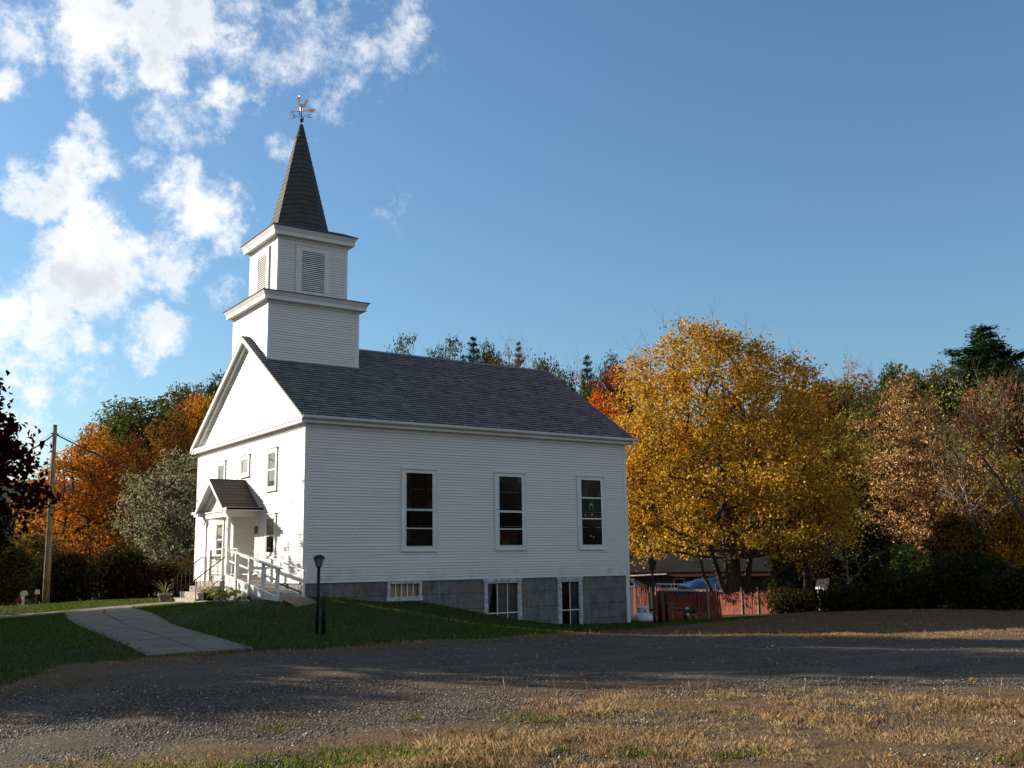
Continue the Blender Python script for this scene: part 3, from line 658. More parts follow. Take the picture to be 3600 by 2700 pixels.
def side_window(u0, u1, z0, z1, kind):
    m = MB(); FS.frame(m, u0, u1, z0, z1, .17, 0, .05, .16, .15); FS.box(m, u0-.02, u1+.02, z1-.03, z1+.02, 0, .085); FS.box(m, u0-.02, u0+.012, z0, z1-.03, 0, .07); FS.box(m, u1-.012, u1+.02, z0, z1-.03, 0, .07); FS.box(m, u0-.02, u1+.02, z0-.03, z0+.015, 0, .075)
    w = m.build('window', M_TRIM, church)
    a, b, c, d = u0+.17, u1-.17, z0+.15, z1-.16; n = .028
    m = MB(); FS.frame(m, a-.012, b+.012, c-.015, d+.012, .03, .02, .058, .02, .035)
    bars = (2.49, 1.84) if kind < 2 else (3.12, 2.28)
    if kind < 2: FS.box(m, a, b, bars[0]+.03, bars[0]+.055, .02, .05)
    for z in bars: FS.box(m, a+.018, b-.018, z-.02, z+.02, .02, .062)
    m.build('storm_sash', M_ALU, w)
    m = MB(); ld = MB()
    def q(x0, x1, y0, y1, k): FS.quad(m, a+(b-a)*x0, a+(b-a)*x1, c+(d-c)*y0, c+(d-c)*y1, n, k)
    def ln(x0, y0, x1, y1, r=.004): ld.tube([FS.p(a+(b-a)*x0, c+(d-c)*y0, n+.002), FS.p(a+(b-a)*x1, c+(d-c)*y1, n+.002)], r, 4)
    if kind < 2:
        ys = [.49, .545, .64, .73, .82, .91, 1.0]
        for i in range(6):
            k = [1, 2, 7, 0, 0, 1][i]; q(0, .17, ys[i], ys[i+1], k); q(.83, 1, ys[i], ys[i+1], [1, 2, 0, 7, 0, 1][i])
            ln(0, ys[i], .17, ys[i]); ln(.83, ys[i], 1, ys[i])
        q(.17, .83, .49, .545, 7); q(.17, .83, .545, .91, 0); q(.17, .5, .91, 1, 0); q(.5, .83, .91, 1, 7)
        for xx in (.17, .83): ln(xx, .49, xx, 1)
        ln(.17, .545, .83, .545); ln(.17, .91, .83, .91); ln(.5, .91, .5, 1)
        q(0, 1, .245, .49, 5); q(0, .12, .27, .45, 2 if kind else 5)
        lo = [(0, .14, 0, .085, 5), (.14, .45, 0, .085, 3 if kind else 7), (.45, .72, 0, .085, 4 if kind else 7), (.72, 1, 0, .085, 5), (0, .14, .085, .245, 2), (.14, .74, .085, .245, 2 if kind else 0), (.74, 1, .085, .245, 0)]
        for r in lo: q(*r)
        for xx in (.14, .74): ln(xx, 0, xx, .245)
        ln(0, .085, 1, .085); ln(.45, 0, .45, .085)
    else:
        q(0, 1, 0, 1, 7); n += .003
        def disc(cx, cy, rx, ry, k, a0=0, a1=360):
            pts = [FS.p(a+(b-a)*(cx+rx*math.cos(R_(t))), c+(d-c)*(cy+ry*math.sin(R_(t))), n) for t in range(a0, a1, 20)]; m.poly(pts, k)
        disc(.5, .83, .42, .16, 0); n += .002; disc(.62, .84, .26, .13, 7); n += .002
        m.poly([FS.p(a+(b-a)*x_, c+(d-c)*y_, n) for x_, y_ in ((.3, .36), (.72, .36), (.74, .52), (.62, .58), (.44, .58), (.28, .48))], 0)
        m.poly([FS.p(a+(b-a)*x_, c+(d-c)*y_, n) for x_, y_ in ((.3, .10), (.72, .10), (.70, .36), (.32, .36))], 5)
        n += .002; disc(.5, .625, .115, .055, 5); n += .002; disc(.5, .605, .08, .042, 6)
        m.poly([FS.p(a+(b-a)*x_, c+(d-c)*y_, n) for x_, y_ in ((.40, .565), (.60, .565), (.56, .60), (.44, .60))], 6)
        disc(.53, .465, .045, .015, 6); disc(.20, .455, .04, .013, 6); disc(.44, .145, .04, .016, 6); disc(.57, .125, .03, .02, 6)
    m.build('stained_glass', GM, w); 
    if ld.v: ld.build('lead_line', LEAD, w)
side_window(3.724, 5.182, 1.038, 4.006, 0); side_window(7.758, 9.196, 1.059, 4.02, 1); side_window(11.769, 13.177, 1.062, 4.02, 2)

def basement_window(u0, u1, z0, z1, nx, ny, a, b, c, d, curt):
    m = MB(); FS.box(m, u0, a, z0, z1, -.10, .02); FS.box(m, b, u1, z0, z1, -.10, .02); FS.box(m, a, b, d, z1-.001, -.10, .018)
    if ny == 1: FS.box(m, u0-.03, u1+.03, z0-.05, c, -.1, .035)
    else: FS.box(m, u0-.05, u1+.05, z1-.09, z1+.005, -.1, .034)
    w = m.build('basement_window', mat('peeling_white_paint', (.62, .64, .66), .7, var=.28, vscale=7), church)
    m = MB()
    for i in range(1, nx): x = a+(b-a)*i/nx; FS.box(m, x-.016, x+.016, c, d, -.075, -.035)
    if ny > 1: zc = c+(d-c)*.42; FS.box(m, a, b, zc-.02, zc+.02, -.077, -.033)
    m.build('muntin', M_TRIM, w)
    m = MB(); FS.quad(m, a, b, c, d, -.055); m.build('pane', M_CLEAR, w)
    m = MB(); FS.box(m, a-.05, b+.05, c-.05, d+.05, -.40, -.36); m.build('dark_room', M_DARK, w)
    m = MB()
    for (t0, t1, b0, b1) in curt:       # drapes: u at top, u at bottom
        n = 14; top = []; bot = []
        for i in range(n+1):
            s = i/n; dn = -.17+.025*math.sin(i*2.4); top.append(FS.p(a+(b-a)*(t0+(t1-t0)*s), d+.02, dn)); bot.append(FS.p(a+(b-a)*(b0+(b1-b0)*s), c-.02, dn))
        for i in range(n): m.quad(bot[i], bot[i+1], top[i+1], top[i])
    m.build('curtain', curt_mats[0 if ny == 1 else (1 if nx == 3 else 2)], w)
curt_mats = [mat('cream_curtain', (.75, .62, .30), .9, var=.15), mat('grey_lace_curtain', (.30, .29, .30), .9, var=.2), mat('blue_curtain', (.10, .16, .22), .9, var=.2)]
basement_window(3.184, 4.575, -.663, -.03, 5, 1, 3.30, 4.47, -.56, -.115, [(0, .55, 0, .55), (.52, 1, .52, 1)])
basement_window(7.251, 8.952, -2.2, -.03, 3, 2, 7.41, 8.78, -2.1, -.19, [(0, .22, 0, .05), (.33, .64, .5, .72), (.74, 1.0, .7, 1.0)])
basement_window(10.697, 11.917, -2.2, -.03, 2, 2, 10.88, 11.77, -2.1, -.21, [(0, .14, 0, .05), (.56, .98, .60, .95)])
# light coming from the lit basement room behind the cream curtain is daylight only in the photograph: none added

def front_window(y0, y1, z0, z1, sash, glass):
    m = MB(); FF.frame(m, y0, y1, z0, z1, .12, 0, .06, .13, .10); FF.box(m, y0-.02, y1+.02, z1, z1+.03, 0, .09); FF.box(m, y0-.02, y1+.02, z0-.04, z0, 0, .09)
    w = m.build('window', M_TRIM, church)
    a, b, c, d = y0+.12, y1-.12, z0+.10, z1-.13
    m = MB(); FF.frame(m, a, b, c, d, .05, .004, .045, .04, .05)
    if sash: zc = (c+d)/2; FF.box(m, a+.05, b-.05, zc-.03, zc+.03, .004, .047)
    m.build('sash', M_TRIM, w)
    m = MB(); FF.quad(m, a, b, c, d, .028); m.build('pane', glass, w)
GREYP = glass_mat('reflecting_pane', (.10, .105, .11), .03, .8); LACE = glass_mat('lace_backed_pane', (.30, .30, .29), .2, .6)
front_window(2.43, 3.41, 3.29, 4.82, True, GREYP); front_window(7.90, 8.87, 3.29, 4.82, True, GREYP); front_window(5.2, 6.18, 4.0, 4.82, False, LACE)
front_window(2.40, 3.42, .92, 2.43, True, GK); front_window(7.84, 8.82, .92, 2.43, True, GREYP)

def build_entry():
    # recessed entry: its left cheek faces the ramp and is clad in the same boards
    m = MB(); siding(m, (0, 6.8, 0), (1, 0, 0), (0, -1, 0), .27, 2.5, lambda z: [(0.0, 1.5)]); m.box(.1, 1.5, 6.8, 6.9, .2, 2.55); m.box(.1, 1.5, 4.3, 4.45, .2, 2.55); m.box(.1, 1.6, 4.3, 6.9, 2.5, 2.6); m.box(1.5, 1.6, 4.3, 6.9, .2, 2.55)
    m.build('entry_recess', M_SID, church)
    m = MB(); FF.box(m, 4.14, 4.46, .27, 2.5, 0, .032); FF.box(m, 6.78, 6.95, .27, 2.5, 0, .032); FF.box(m, 4.14, 6.95, 2.5, 2.62, 0, .034); m.build('entry_casing', M_TRIM, church)
    m = MB(); m.box(1.455, 1.495, 4.9, 5.85, .28, 2.35)
    for (y0, y1) in ((5.0, 5.32), (5.43, 5.75)):
        for (z0, z1) in ((.45, 1.0), (1.15, 2.2)): m.box(1.435, 1.456, y0, y1, z0, z1)
    dr = m.build('door', mat('cream_door_paint', (.62, .58, .50), .5, var=.1), church)
    m = MB(); m.lathe((1.40, 5.0, 1.25), [(.0, -.03), (.03, -.02), (.035, 0), (.03, .02), (0, .03)], 10); m.bar((1.40, 5.0, 1.25), (1.46, 5.0, 1.25), .02, .02); m.build('door_knob', M_ALU, dr, True)
    m = MB(); m.box(-.98, 1.5, 4.2, 6.82, .2, .268); m.box(-1.0, -.1, 4.2, 6.75, .0, .2); m.build('landing_deck', M_DECK, church)
    m = MB(); m.box(-1.03, -1.0, 4.75, 6.32, .02, .262); m.box(-1.03, -.99, 6.32, 6.8, .03, .2); m.build('landing_skirt', M_TRIM, church)
build_entry()

def build_porch():
    hx = -1.40; yl, yr = 2*YC-.03-4.19, 4.19; rz, ez = 3.85, 2.745; k = (rz-ez)/(YC-.03-yr); c = YC-.03
    for s, yy in ((1, yr), (-1, yl)):
        m = MB(); n = 9; SLn = math.hypot(c-yr, rz-ez)
        for i in range(n+1):
            def pt(t, lift):
                if t <= 1: return (c-s*(c-yr)*(1-t), ez+(rz-ez)*t+lift)
            if i < n:
                t0, t1 = i/n, (i+1)/n; y0, z0 = pt(t0, .02); y1, z1 = pt(t1, .006); u0 = i*.145
                q = [(hx, y0, z0), (0, y0, z0), (0, y1, z1), (hx, y1, z1)]; uv = [(0, u0+.001), (1.4, u0+.001), (1.4, u0+.1445), (0, u0+.1445)]
                if s < 0: q = [q[1], q[0], q[3], q[2]]; uv = [uv[1], uv[0], uv[3], uv[2]]
                m.add(q, [(0, 1, 2, 3)], 0, [uv])
                m.add([(hx, y0, z0-.016), (0, y0, z0-.016), (0, y0, z0), (hx, y0, z0)], [(0, 1, 2, 3)], 0, [[(.1, u0)]*4])
        # flared eave strip
        yo = yr-.5 if s > 0 else yl+.5
        q = [(hx+.02, yo, ez-.045), (0, yo, ez-.045), (0, yr if s > 0 else yl, ez+.012), (hx+.02, yr if s > 0 else yl, ez+.012)]
        if s < 0: q = [q[1], q[0], q[3], q[2]]
        m.add(q, [(0, 1, 2, 3)], 0, [[(0, 2), (1.4, 2), (1.4, 2.13), (0, 2.13)]])
        r = m.build('porch_roof', M_PSHIN, church)
        m = MB(); a = (0 if s > 0 else 0)
        m.prism([(hx-.012, yr if s > 0 else yl, ez-.01), (hx-.012, c, rz-.01), (hx-.012, c, rz-.17), (hx-.012, yr if s > 0 else yl, ez-.15)], (.05, 0, 0))
        m.prism([(hx+.04, yr if s > 0 else yl, ez-.03), (hx+.04, c, rz-.03), (hx+.04, c, rz-.06), (hx+.04, yr if s > 0 else yl, ez-.06)], (1.36, 0, 0))
        m.prism([(hx+.25, yr+.12*s if s > 0 else yl-.12, ez-.06), (hx+.25, c, rz-.17), (hx+.25, c, rz-.34), (hx+.25, yr+.12 if s > 0 else yl-.12, ez-.2)], (.08, 0, 0))
        y0, y1 = sorted((yo, yr if s > 0 else yl))
        m.box(hx+.0, 0, y0, y1, ez-.13, ez-.05); y2, y3 = sorted((yo, yo+s*.03)); m.box(hx-.02, 0.0, y2, y3, ez-.15, ez-.045)
        # boxed eave return at the front and eave beam
        y0, y1 = sorted(((yr-.32) if s > 0 else (yl+.32), (yr+.22) if s > 0 else (yl-.22))); m.box(hx+.03, hx+.42, y0, y1, ez-.24, ez-.132)
        yb = 4.25 if s > 0 else 7.15; m.box(-1.1, 0, yb-.06, yb+.06, 2.40, 2.62)
        m.build('porch_eave', M_TRIM, church)
    m = MB(); m.bar((hx, c, rz+.012), (0, c, rz+.012), .12, .02); m.build('porch_ridge', M_PSHIN, church)
    m = MB(); x = hx+.34
    m.prism([(x, yr+.1, ez-.12), (x, yl-.1, ez-.12), (x, c, rz-.2)], (.05, 0, 0))
    for i in range(9):
        z = ez-.1+i*.115; w = (rz-.25-z)/k
        if w > .05: m.prism([(x-.008, c-w, z), (x-.008, c+w, z), (x-.002, c+max(w-.09, .01), z+.115), (x-.002, c-max(w-.09, .01), z+.115)], (.01, 0, 0))
    m.build('porch_gable', M_SID, church)
    m = MB(); m.box(-1.16, -1.0, 4.31, 7.09, 2.40, 2.60); m.box(-1.2, -.98, 4.25, 7.15, 2.60, 2.64)
    for y0, s in ((4.31, 1), (7.09, -1)):
        for i in range(6): m.prism([(-1.12, y0+s*.05*i, 2.40), (-1.12, y0+s*.05*(i+1), 2.40), (-1.12, y0+s*.05*(i+1), 2.40-.25*(1-math.sin((i+1)/6*math.pi/2))), (-1.12, y0+s*.05*i, 2.40-.25*(1-math.sin(i/6*math.pi/2)))], (.05, 0, 0))
    m.build('porch_beam', M_TRIM, church)
    m = MB(); m.box(-1.165, -1.045, 4.19, 4.31, -.42, 2.56); m.box(-1.175, -1.035, 4.18, 4.32, 2.42, 2.50); m.build('porch_post', M_TRIM, church)
    m = MB(); m.box(-1.02, -.92, 7.1, 7.2, .072, .95); m.box(-1.0, -.94, 7.12, 7.18, .95, 2.1); m.box(-1.02, -.92, 7.1, 7.2, 2.1, 2.42); m.prism([(-1.0, 6.95, 2.42), (-1.0, 7.35, 2.42), (-1.0, 7.2, 2.22), (-1.0, 7.1, 2.22)], (.06, 0, 0)); m.build('porch_post', M_TRIM, church)
build_porch()

def build_tower():
    tx0, tx1, ty0, ty1, tz1 = .02, 3.815, 3.82, 7.62, 10.64
    # lower stage straddling the ridge
    m = MB(); zb = roof_z(ty0)-.06
    def fsp(z):
        h = (RZ-z)/KS
        return [(ty0+.1, ty1-.1)] if z > RZ else ([(ty0+.1, YC-h-.0), (YC+h, ty1-.1)] if YC-h > ty0+.1 else [(0, 0), (0, 0)])
    siding(m, (tx0, 0, 0), (0, 1, 0), (-1, 0, 0), zb, tz1, lambda z: [(ty0+.1, ty1-.1)])
    siding(m, (tx0, ty0, 0), (1, 0, 0), (0, -1, 0), zb, tz1, lambda z: [(.1, tx1-tx0-.1)])
    siding(m, (tx1, ty1, 0), (0, -1, 0), (1, 0, 0), zb, tz1, lambda z: [(.1, ty1-ty0-.1)]); siding(m, (tx1, ty1, 0), (-1, 0, 0), (0, 1, 0), zb, tz1, lambda z: [(.1, tx1-tx0-.1)])
    m.box(tx0+.001, tx1, ty0, ty1, 8.0, tz1); t1 = m.build('tower_base', M_SID, church)
    def corners(x0, x1, y0, y1, z0, z1, par):
        m = MB()
        for (x, sx) in ((x0, 1), (x1, -1)):
            for (y, sy) in ((y0, 1), (y1, -1)):
                xa, xb = sorted((x-sx*.025, x+sx*.115)); ya, yb = sorted((y-sy*.025, y+sy*.02)); m.box(xa, xb, ya, yb, z0, z1)
                xa, xb = sorted((x-sx*.0245, x+sx*.02)); ya, yb = sorted((y+sy*.021, y+sy*.11)); m.box(xa, xb, ya, yb, z0, z1)
                m.build('corner_board', M_TRIM, par); m = MB()
    corners(tx0, tx1, ty0, ty1, zb-.02, tz1, t1)
    m = MB(); m.box(tx0-.02, tx1+.05, ty0-.06, ty0, zb-.06, zb+.09); m.build('flashing', mat('grey_flashing', (.42, .44, .47), .5, var=.1), t1)
    def cornice(x0, x1, y0, y1, z, o, h, par, rise):
        m = MB(); 
        m.box(x0-.05, x1+.05, y0-.05, y1+.05, z-.10, z); m.box(x0-o*.72, x1+o*.72, y0-o*.72, y1+o*.72, z, z+h*.5)
        a, b = o*.75, o
        lo = [(x0-a, y0-a, z+h*.5), (x1+a, y0-a, z+h*.5), (x1+a, y1+a, z+h*.5), (x0-a, y1+a, z+h*.5)]; hi = [(x0-b, y0-b, z+h), (x1+b, y0-b, z+h), (x1+b, y1+b, z+h), (x0-b, y1+b, z+h)]
        m.add(lo+hi, [(3, 2, 1, 0), (0, 1, 5, 4), (1, 2, 6, 5), (2, 3, 7, 6), (3, 0, 4, 7), (4, 5, 6, 7)])
        m.build('cornice', M_TRIM, par)
        m = MB(); e = .02; z2 = z+h+.004
        lo = [(x0-b-e, y0-b-e, z2), (x1+b+e, y0-b-e, z2), (x1+b+e, y1+b+e, z2), (x0-b-e, y1+b+e, z2)]; lo2 = [(a_, b_, c_+.03) for a_, b_, c_ in lo]; q = .12
        hi = [(x0+q, y0+q, z2+rise), (x1-q, y0+q, z2+rise), (x1-q, y1-q, z2+rise), (x0+q, y1-q, z2+rise)]
        m.add(lo+lo2+hi, [(3, 2, 1, 0), (0, 1, 5, 4), (1, 2, 6, 5), (2, 3, 7, 6), (3, 0, 4, 7), (4, 5, 9, 8), (5, 6, 10, 9), (6, 7, 11, 10), (7, 4, 8, 11), (8, 9, 10, 11)], 0, [[(0, 0), (.3, 0), (.3, .2), (0, .2)]]*10)
        m.build('cornice_roof', M_SPIRE, par)
    cornice(tx0, tx1, ty0, ty1, tz1, .34, .30, t1, .16)
    # belfry
    ux0, ux1, uy0, uy1, uz0, uz1 = .518, 3.485, 4.27, 7.23, 10.9, 13.42
    m = MB()
    for (P, U, N, w) in (((ux0, uy0, 0), (0, 1, 0), (-1, 0, 0), uy1-uy0), ((ux0, uy0, 0), (1, 0, 0), (0, -1, 0), ux1-ux0), ((ux1, uy1, 0), (0, -1, 0), (1, 0, 0), uy1-uy0), ((ux1, uy1, 0), (-1, 0, 0), (0, 1, 0), ux1-ux0)):
        siding(m, P, U, N, uz0, uz1, lambda z: [(.1, w-.1)])
    m.box(ux0, ux1, uy0, uy1, uz0-.2, uz1); t2 = m.build('belfry', M_SID, church)
    corners(ux0, ux1, uy0, uy1, uz0-.1, uz1, t2)
    cornice(ux0, ux1, uy0, uy1, uz1, .33, .32, t2, .26)
    for F, w in ((Fr((0, uy0, 0), (1, 0, 0), (0, -1, 0)), (1.50, 2.47)), (Fr((ux0, 0, 0), (0, 1, 0), (-1, 0, 0)), (5.27, 6.23))):
        a, b = w; c, d = 11.26, 12.94
        m = MB(); F.frame(m, a-.2, b+.2, c-.18, d+.2, .2, .0, .075, .2, .18); F.box(m, a-.25, b+.25, d+.2, d+.235, 0, .10); F.box(m, a-.24, a-.2, c-.2, d+.2, 0, .085); F.box(m, b+.2, b+.24, c-.2, d+.2, 0, .085); F.box(m, a-.24, b+.24, c-.22, c-.18, 0, .09)
        lv = m.build('louver', M_TRIM, t2)
        m = MB(); F.quad(m, a, b, c, d, .027); m.build('louver_opening', M_DARK, lv)
        m = MB(); n = 21
        for i in range(n):
            z = c+(i+.15)*(d-c)/n; v = [F.p(a, z, .070), F.p(b, z, .070), F.p(b, z+.050, .036), F.p(a, z+.050, .036)]
            m.quad(*v); m.quad(v[3]-Vector((0, 0, .012)), v[2]-Vector((0, 0, .012)), v[1]-Vector((0, 0, .012)), v[0]-Vector((0, 0, .012))); m.quad(v[0]-Vector((0, 0, .012)), v[1]-Vector((0, 0, .012)), v[1], v[0])
        m.build('louver_slat', M_LOUV, lv)
    # octagonal spire
    cx, cy = (ux0+ux1)/2, (uy0+uy1)/2; sz0, sz1 = 13.86, 18.95; R0, R1 = 1.30, .075
    m = MB(); n = 24
    for i in range(n):
        for k in range(8):
            a0, a1 = math.pi/8+k*math.pi/4, math.pi/8+(k+1)*math.pi/4
            def P(t, a, o): r = R0+(R1-R0)*t+o; return Vector((cx+r*math.cos(a), cy+r*math.sin(a), sz0+(sz1-sz0)*t))
            t0, t1 = i/n, (i+1)/n; w0, w1 = (R0+(R1-R0)*t0)*.765, (R0+(R1-R0)*t1)*.765; u = k*1.13
            m.add([P(t0, a0, .015), P(t0, a1, .015), P(t1, a1, .003), P(t1, a0, .003)], [(0, 1, 2, 3)], 0, [[(u-w0/2, i*.22+.001), (u+w0/2, i*.22+.001), (u+w1/2, i*.22+.219), (u-w1/2, i*.22+.219)]])
            m.add([P(t0, a0, 0), P(t0, a1, 0), P(t0, a1, .015), P(t0, a0, .015)], [(0, 1, 2, 3)], 0, [[(u, i*.22)]*4])
    m.build('spire', M_SPIRE, church)
    # flared skirt between spire and belfry cornice
    m = MB(); m.lathe((cx, cy, sz1-.62), [(.245, 0), (.20, .12), (.10, .55), (.03, .66)], 8); m.build('spire_cap', mat('dark_lead_cap', (.03, .034, .036), .5, metal=.3), church)
    m = MB(); b = Vector((cx, cy, sz1-.05)); m.tube([b, b+Vector((0, 0, 1.0))], .018, 6); m.lathe(b+Vector((0, 0, .26)), [(0, -.09), (.06, -.06), (.085, 0), (.06, .06), (0, .09)], 12)
    e1, e2 = Vector((.8, -.6, 0)), Vector((.6, .8, 0))
    for e in (e1, e2):
        p = b+Vector((0, 0, .45)); m.bar(p-e*.30, p+e*.30, .016, .016)
        for s in (-1, 1):
            q = p+e*.31*s; 
            for dz in (-1, 1): m.bar(q, q+e*s*-.02+Vector((0, 0, .075*dz)), .02, .02)
            m.bar(q+Vector((0, 0, .07)), q+e*s*.1+Vector((0, 0, .07)), .018, .018); m.bar(q-Vector((0, 0, .07)), q+e*s*.1-Vector((0, 0, .07)), .018, .018)
    wv = m.build('weathervane', M_IRON, church)
    GOLD = mat('gilded_copper', (.85, .42, .20), .25, metal=.9, var=.15)
    p = b+Vector((0, 0, .68)); e = Vector((.85, -.45, .12)).normalized(); nn = Vector((.45, .85, 0)).normalized()*.03
    m = MB(); m.bar(p-e*.36, p+e*.30, .02, .02)
    m.prism([p+e*.28+Vector((0, 0, -.06)), p+e*.52+Vector((0, 0, -.09)), p+e*.58+Vector((0, 0, .05)), p+e*.34+Vector((0, 0, .08))], nn*.6); m.prism([p-e*.5, p-e*.34+Vector((0, 0, .08)), p-e*.34-Vector((0, 0, .08))], nn*.6)
    m.build('arrow', GOLD, wv)
    ez_ = Vector((0, 0, 1)); e = Vector((e.x, e.y, 0)).normalized(); p = b+Vector((0, 0, .80)); m = MB()
    body = [(-.16, .27), (-.1, .22), (.04, .17), (.12, .25), (.17, .34), (.24, .47), (.34, .50), (.40, .40), (.34, .40), (.28, .30), (.22, .16), (.12, .08), (.02, .04), (-.1, .06), (-.17, .14), (-.21, .30), (-.22, .44), (-.16, .56), (-.10, .57), (-.09, .47), (-.11, .38)]
    body = [(a_*.74, b_*.86) for a_, b_ in body]; m.prism([p-nn*.5+e*x_+ez_*z_ for x_, z_ in body], nn)
    for (x0, z0, x1, z1, w) in ((-.18, .52, -.22, .62, .05), (-.13, .55, -.13, .65, .05), (-.2, .50, -.28, .46, .035), (-.15, .45, -.17, .36, .04)): m.bar(p+e*x0*.74+ez_*z0*.86, p+e*x1*.74+ez_*z1*.86, w, .03)
    for x_ in (-.04, .05): m.bar(p+e*x_+ez_*.08, p+e*x_-ez_*.12, .03, .03)
    m.build('rooster', GOLD, wv)
build_tower()

# ------------------------------------------------------------------ steps, railings, ramp
def build_steps():
    t = thing('concrete_steps', 'broad concrete steps climbing to the church porch', 'steps', (-2.15, 5.85, -.72))
    m = MB(); tops = [(-2.15, -.546), (-1.87, -.329), (-1.51, -.118), (-1.205, .066)]
    for i, (x, z) in enumerate(tops):
        x1 = tops[i+1][0] if i < 3 else -1.035
        yr = 4.43 if i == 0 else 4.72
        m.box(x, x1, yr, 7.26, -1.1, z)
    m.box(-1.035, -.12, 4.75, 7.26, -1.1, -.02); m.build('flight', M_CONC, t)
build_steps()
def stair_rail(y, label, side):
    t = thing('stair_railing', label, 'railing', (-2.15, y, -.7), 'black iron railings of the porch steps')
    m = MB(); a, b = Vector((-2.15, y, .16)), Vector((-1.10, y, .945))
    m.tube([(-2.19, y, .07), (-2.23, y, .10), (-2.2, y, .15), a, b, (-1.0, y, .97), (-.97, y, .93)], .019, 6)
    m.bar((-2.0, y, -.40), (-1.08, y, .26), .022, .022); m.build('handrail', M_IRON, t)
    m = MB(); m.bar((-2.15, y, -.73), (-2.15, y, .17), .026, .026); m.build('newel', M_IRON, t)
    for i in range(6):
        x = -2.0+i*.155; z0 = -.40+(x+2.0)*.717; z1 = .16+(x+2.15)*.748; m = MB(); 
        if i % 2:
            n = 10; m.tube([(x+.006*math.sin(j*2.4), y+.006*math.cos(j*2.4), z0+(z1-z0)*j/n) for j in range(n+1)], .008, 5)
        else: m.bar((x, y, z0), (x, y, z1), .014, .014)
        m.build('baluster', M_IRON, t)
stair_rail(7.2, 'black iron stair railing standing against the dark hedge', 1)
stair_rail(4.5, 'black iron stair railing in front of the white porch, beside the planter', -1)

def build_balustrade():
    t = thing('porch_balustrade', 'low white balustrade with ornate iron panel at the edge of the porch', 'balustrade', (-1.0, 5.5, -.15))
    for y in (6.26, 4.84):
        m = MB(); m.box(-1.125, -1.035, y-.055, y+.055, -.13, 1.2); m.build('post', M_TRIM, t)
    m = MB(); m.box(-1.14, -1.02, 4.74, 6.36, 1.2, 1.245); m.build('top_rail', M_TRIM, t)
    m = MB(); x = -1.08
    for z in (.30, .86, .98): m.bar((x, 4.9, z), (x, 6.2, z), .018, .018)
    for i in range(9):
        y = 4.98+i*.144; m.bar((x, y, .30), (x, y, .98), .013, .013)
        for z in (.42, .6, .76): m.lathe((x, y, z), [(0, -.03), (.02, 0), (0, .03)], 6)
        m.tube([(x, y+.055*math.cos(a*.7), .92+.045*math.sin(a*.7)) for a in range(10)], .007, 4)
    m.build('iron_panel', M_IRON, t)
    t = thing('porch_balustrade', 'white rail frame with iron panel on the church wall left of the entry', 'balustrade', (-.06, 6.6, .27))
    m = MB(); m.box(-1.0, -.95, 4.28, 4.72, 1.14, 1.19); m.build('cross_rail', M_TRIM, t); m = MB()
    m.box(-.12, -.04, 6.0, 6.1, .27, 1.24); m.box(-.12, -.04, 7.16, 7.26, .27, 1.24); m.box(-.13, -.03, 5.96, 7.28, 1.24, 1.28); m.build('rail_frame', M_TRIM, t)
    m = MB()
    for i in range(7): m.bar((-.08, 6.18+i*.15, .36), (-.08, 6.18+i*.15, .95), .013, .013)
    m.bar((-.08, 6.1, .36), (-.08, 7.16, .36), .018, .018); m.bar((-.08, 6.1, .95), (-.08, 7.16, .95), .018, .018); m.build('iron_panel', M_IRON, t)
build_balustrade()

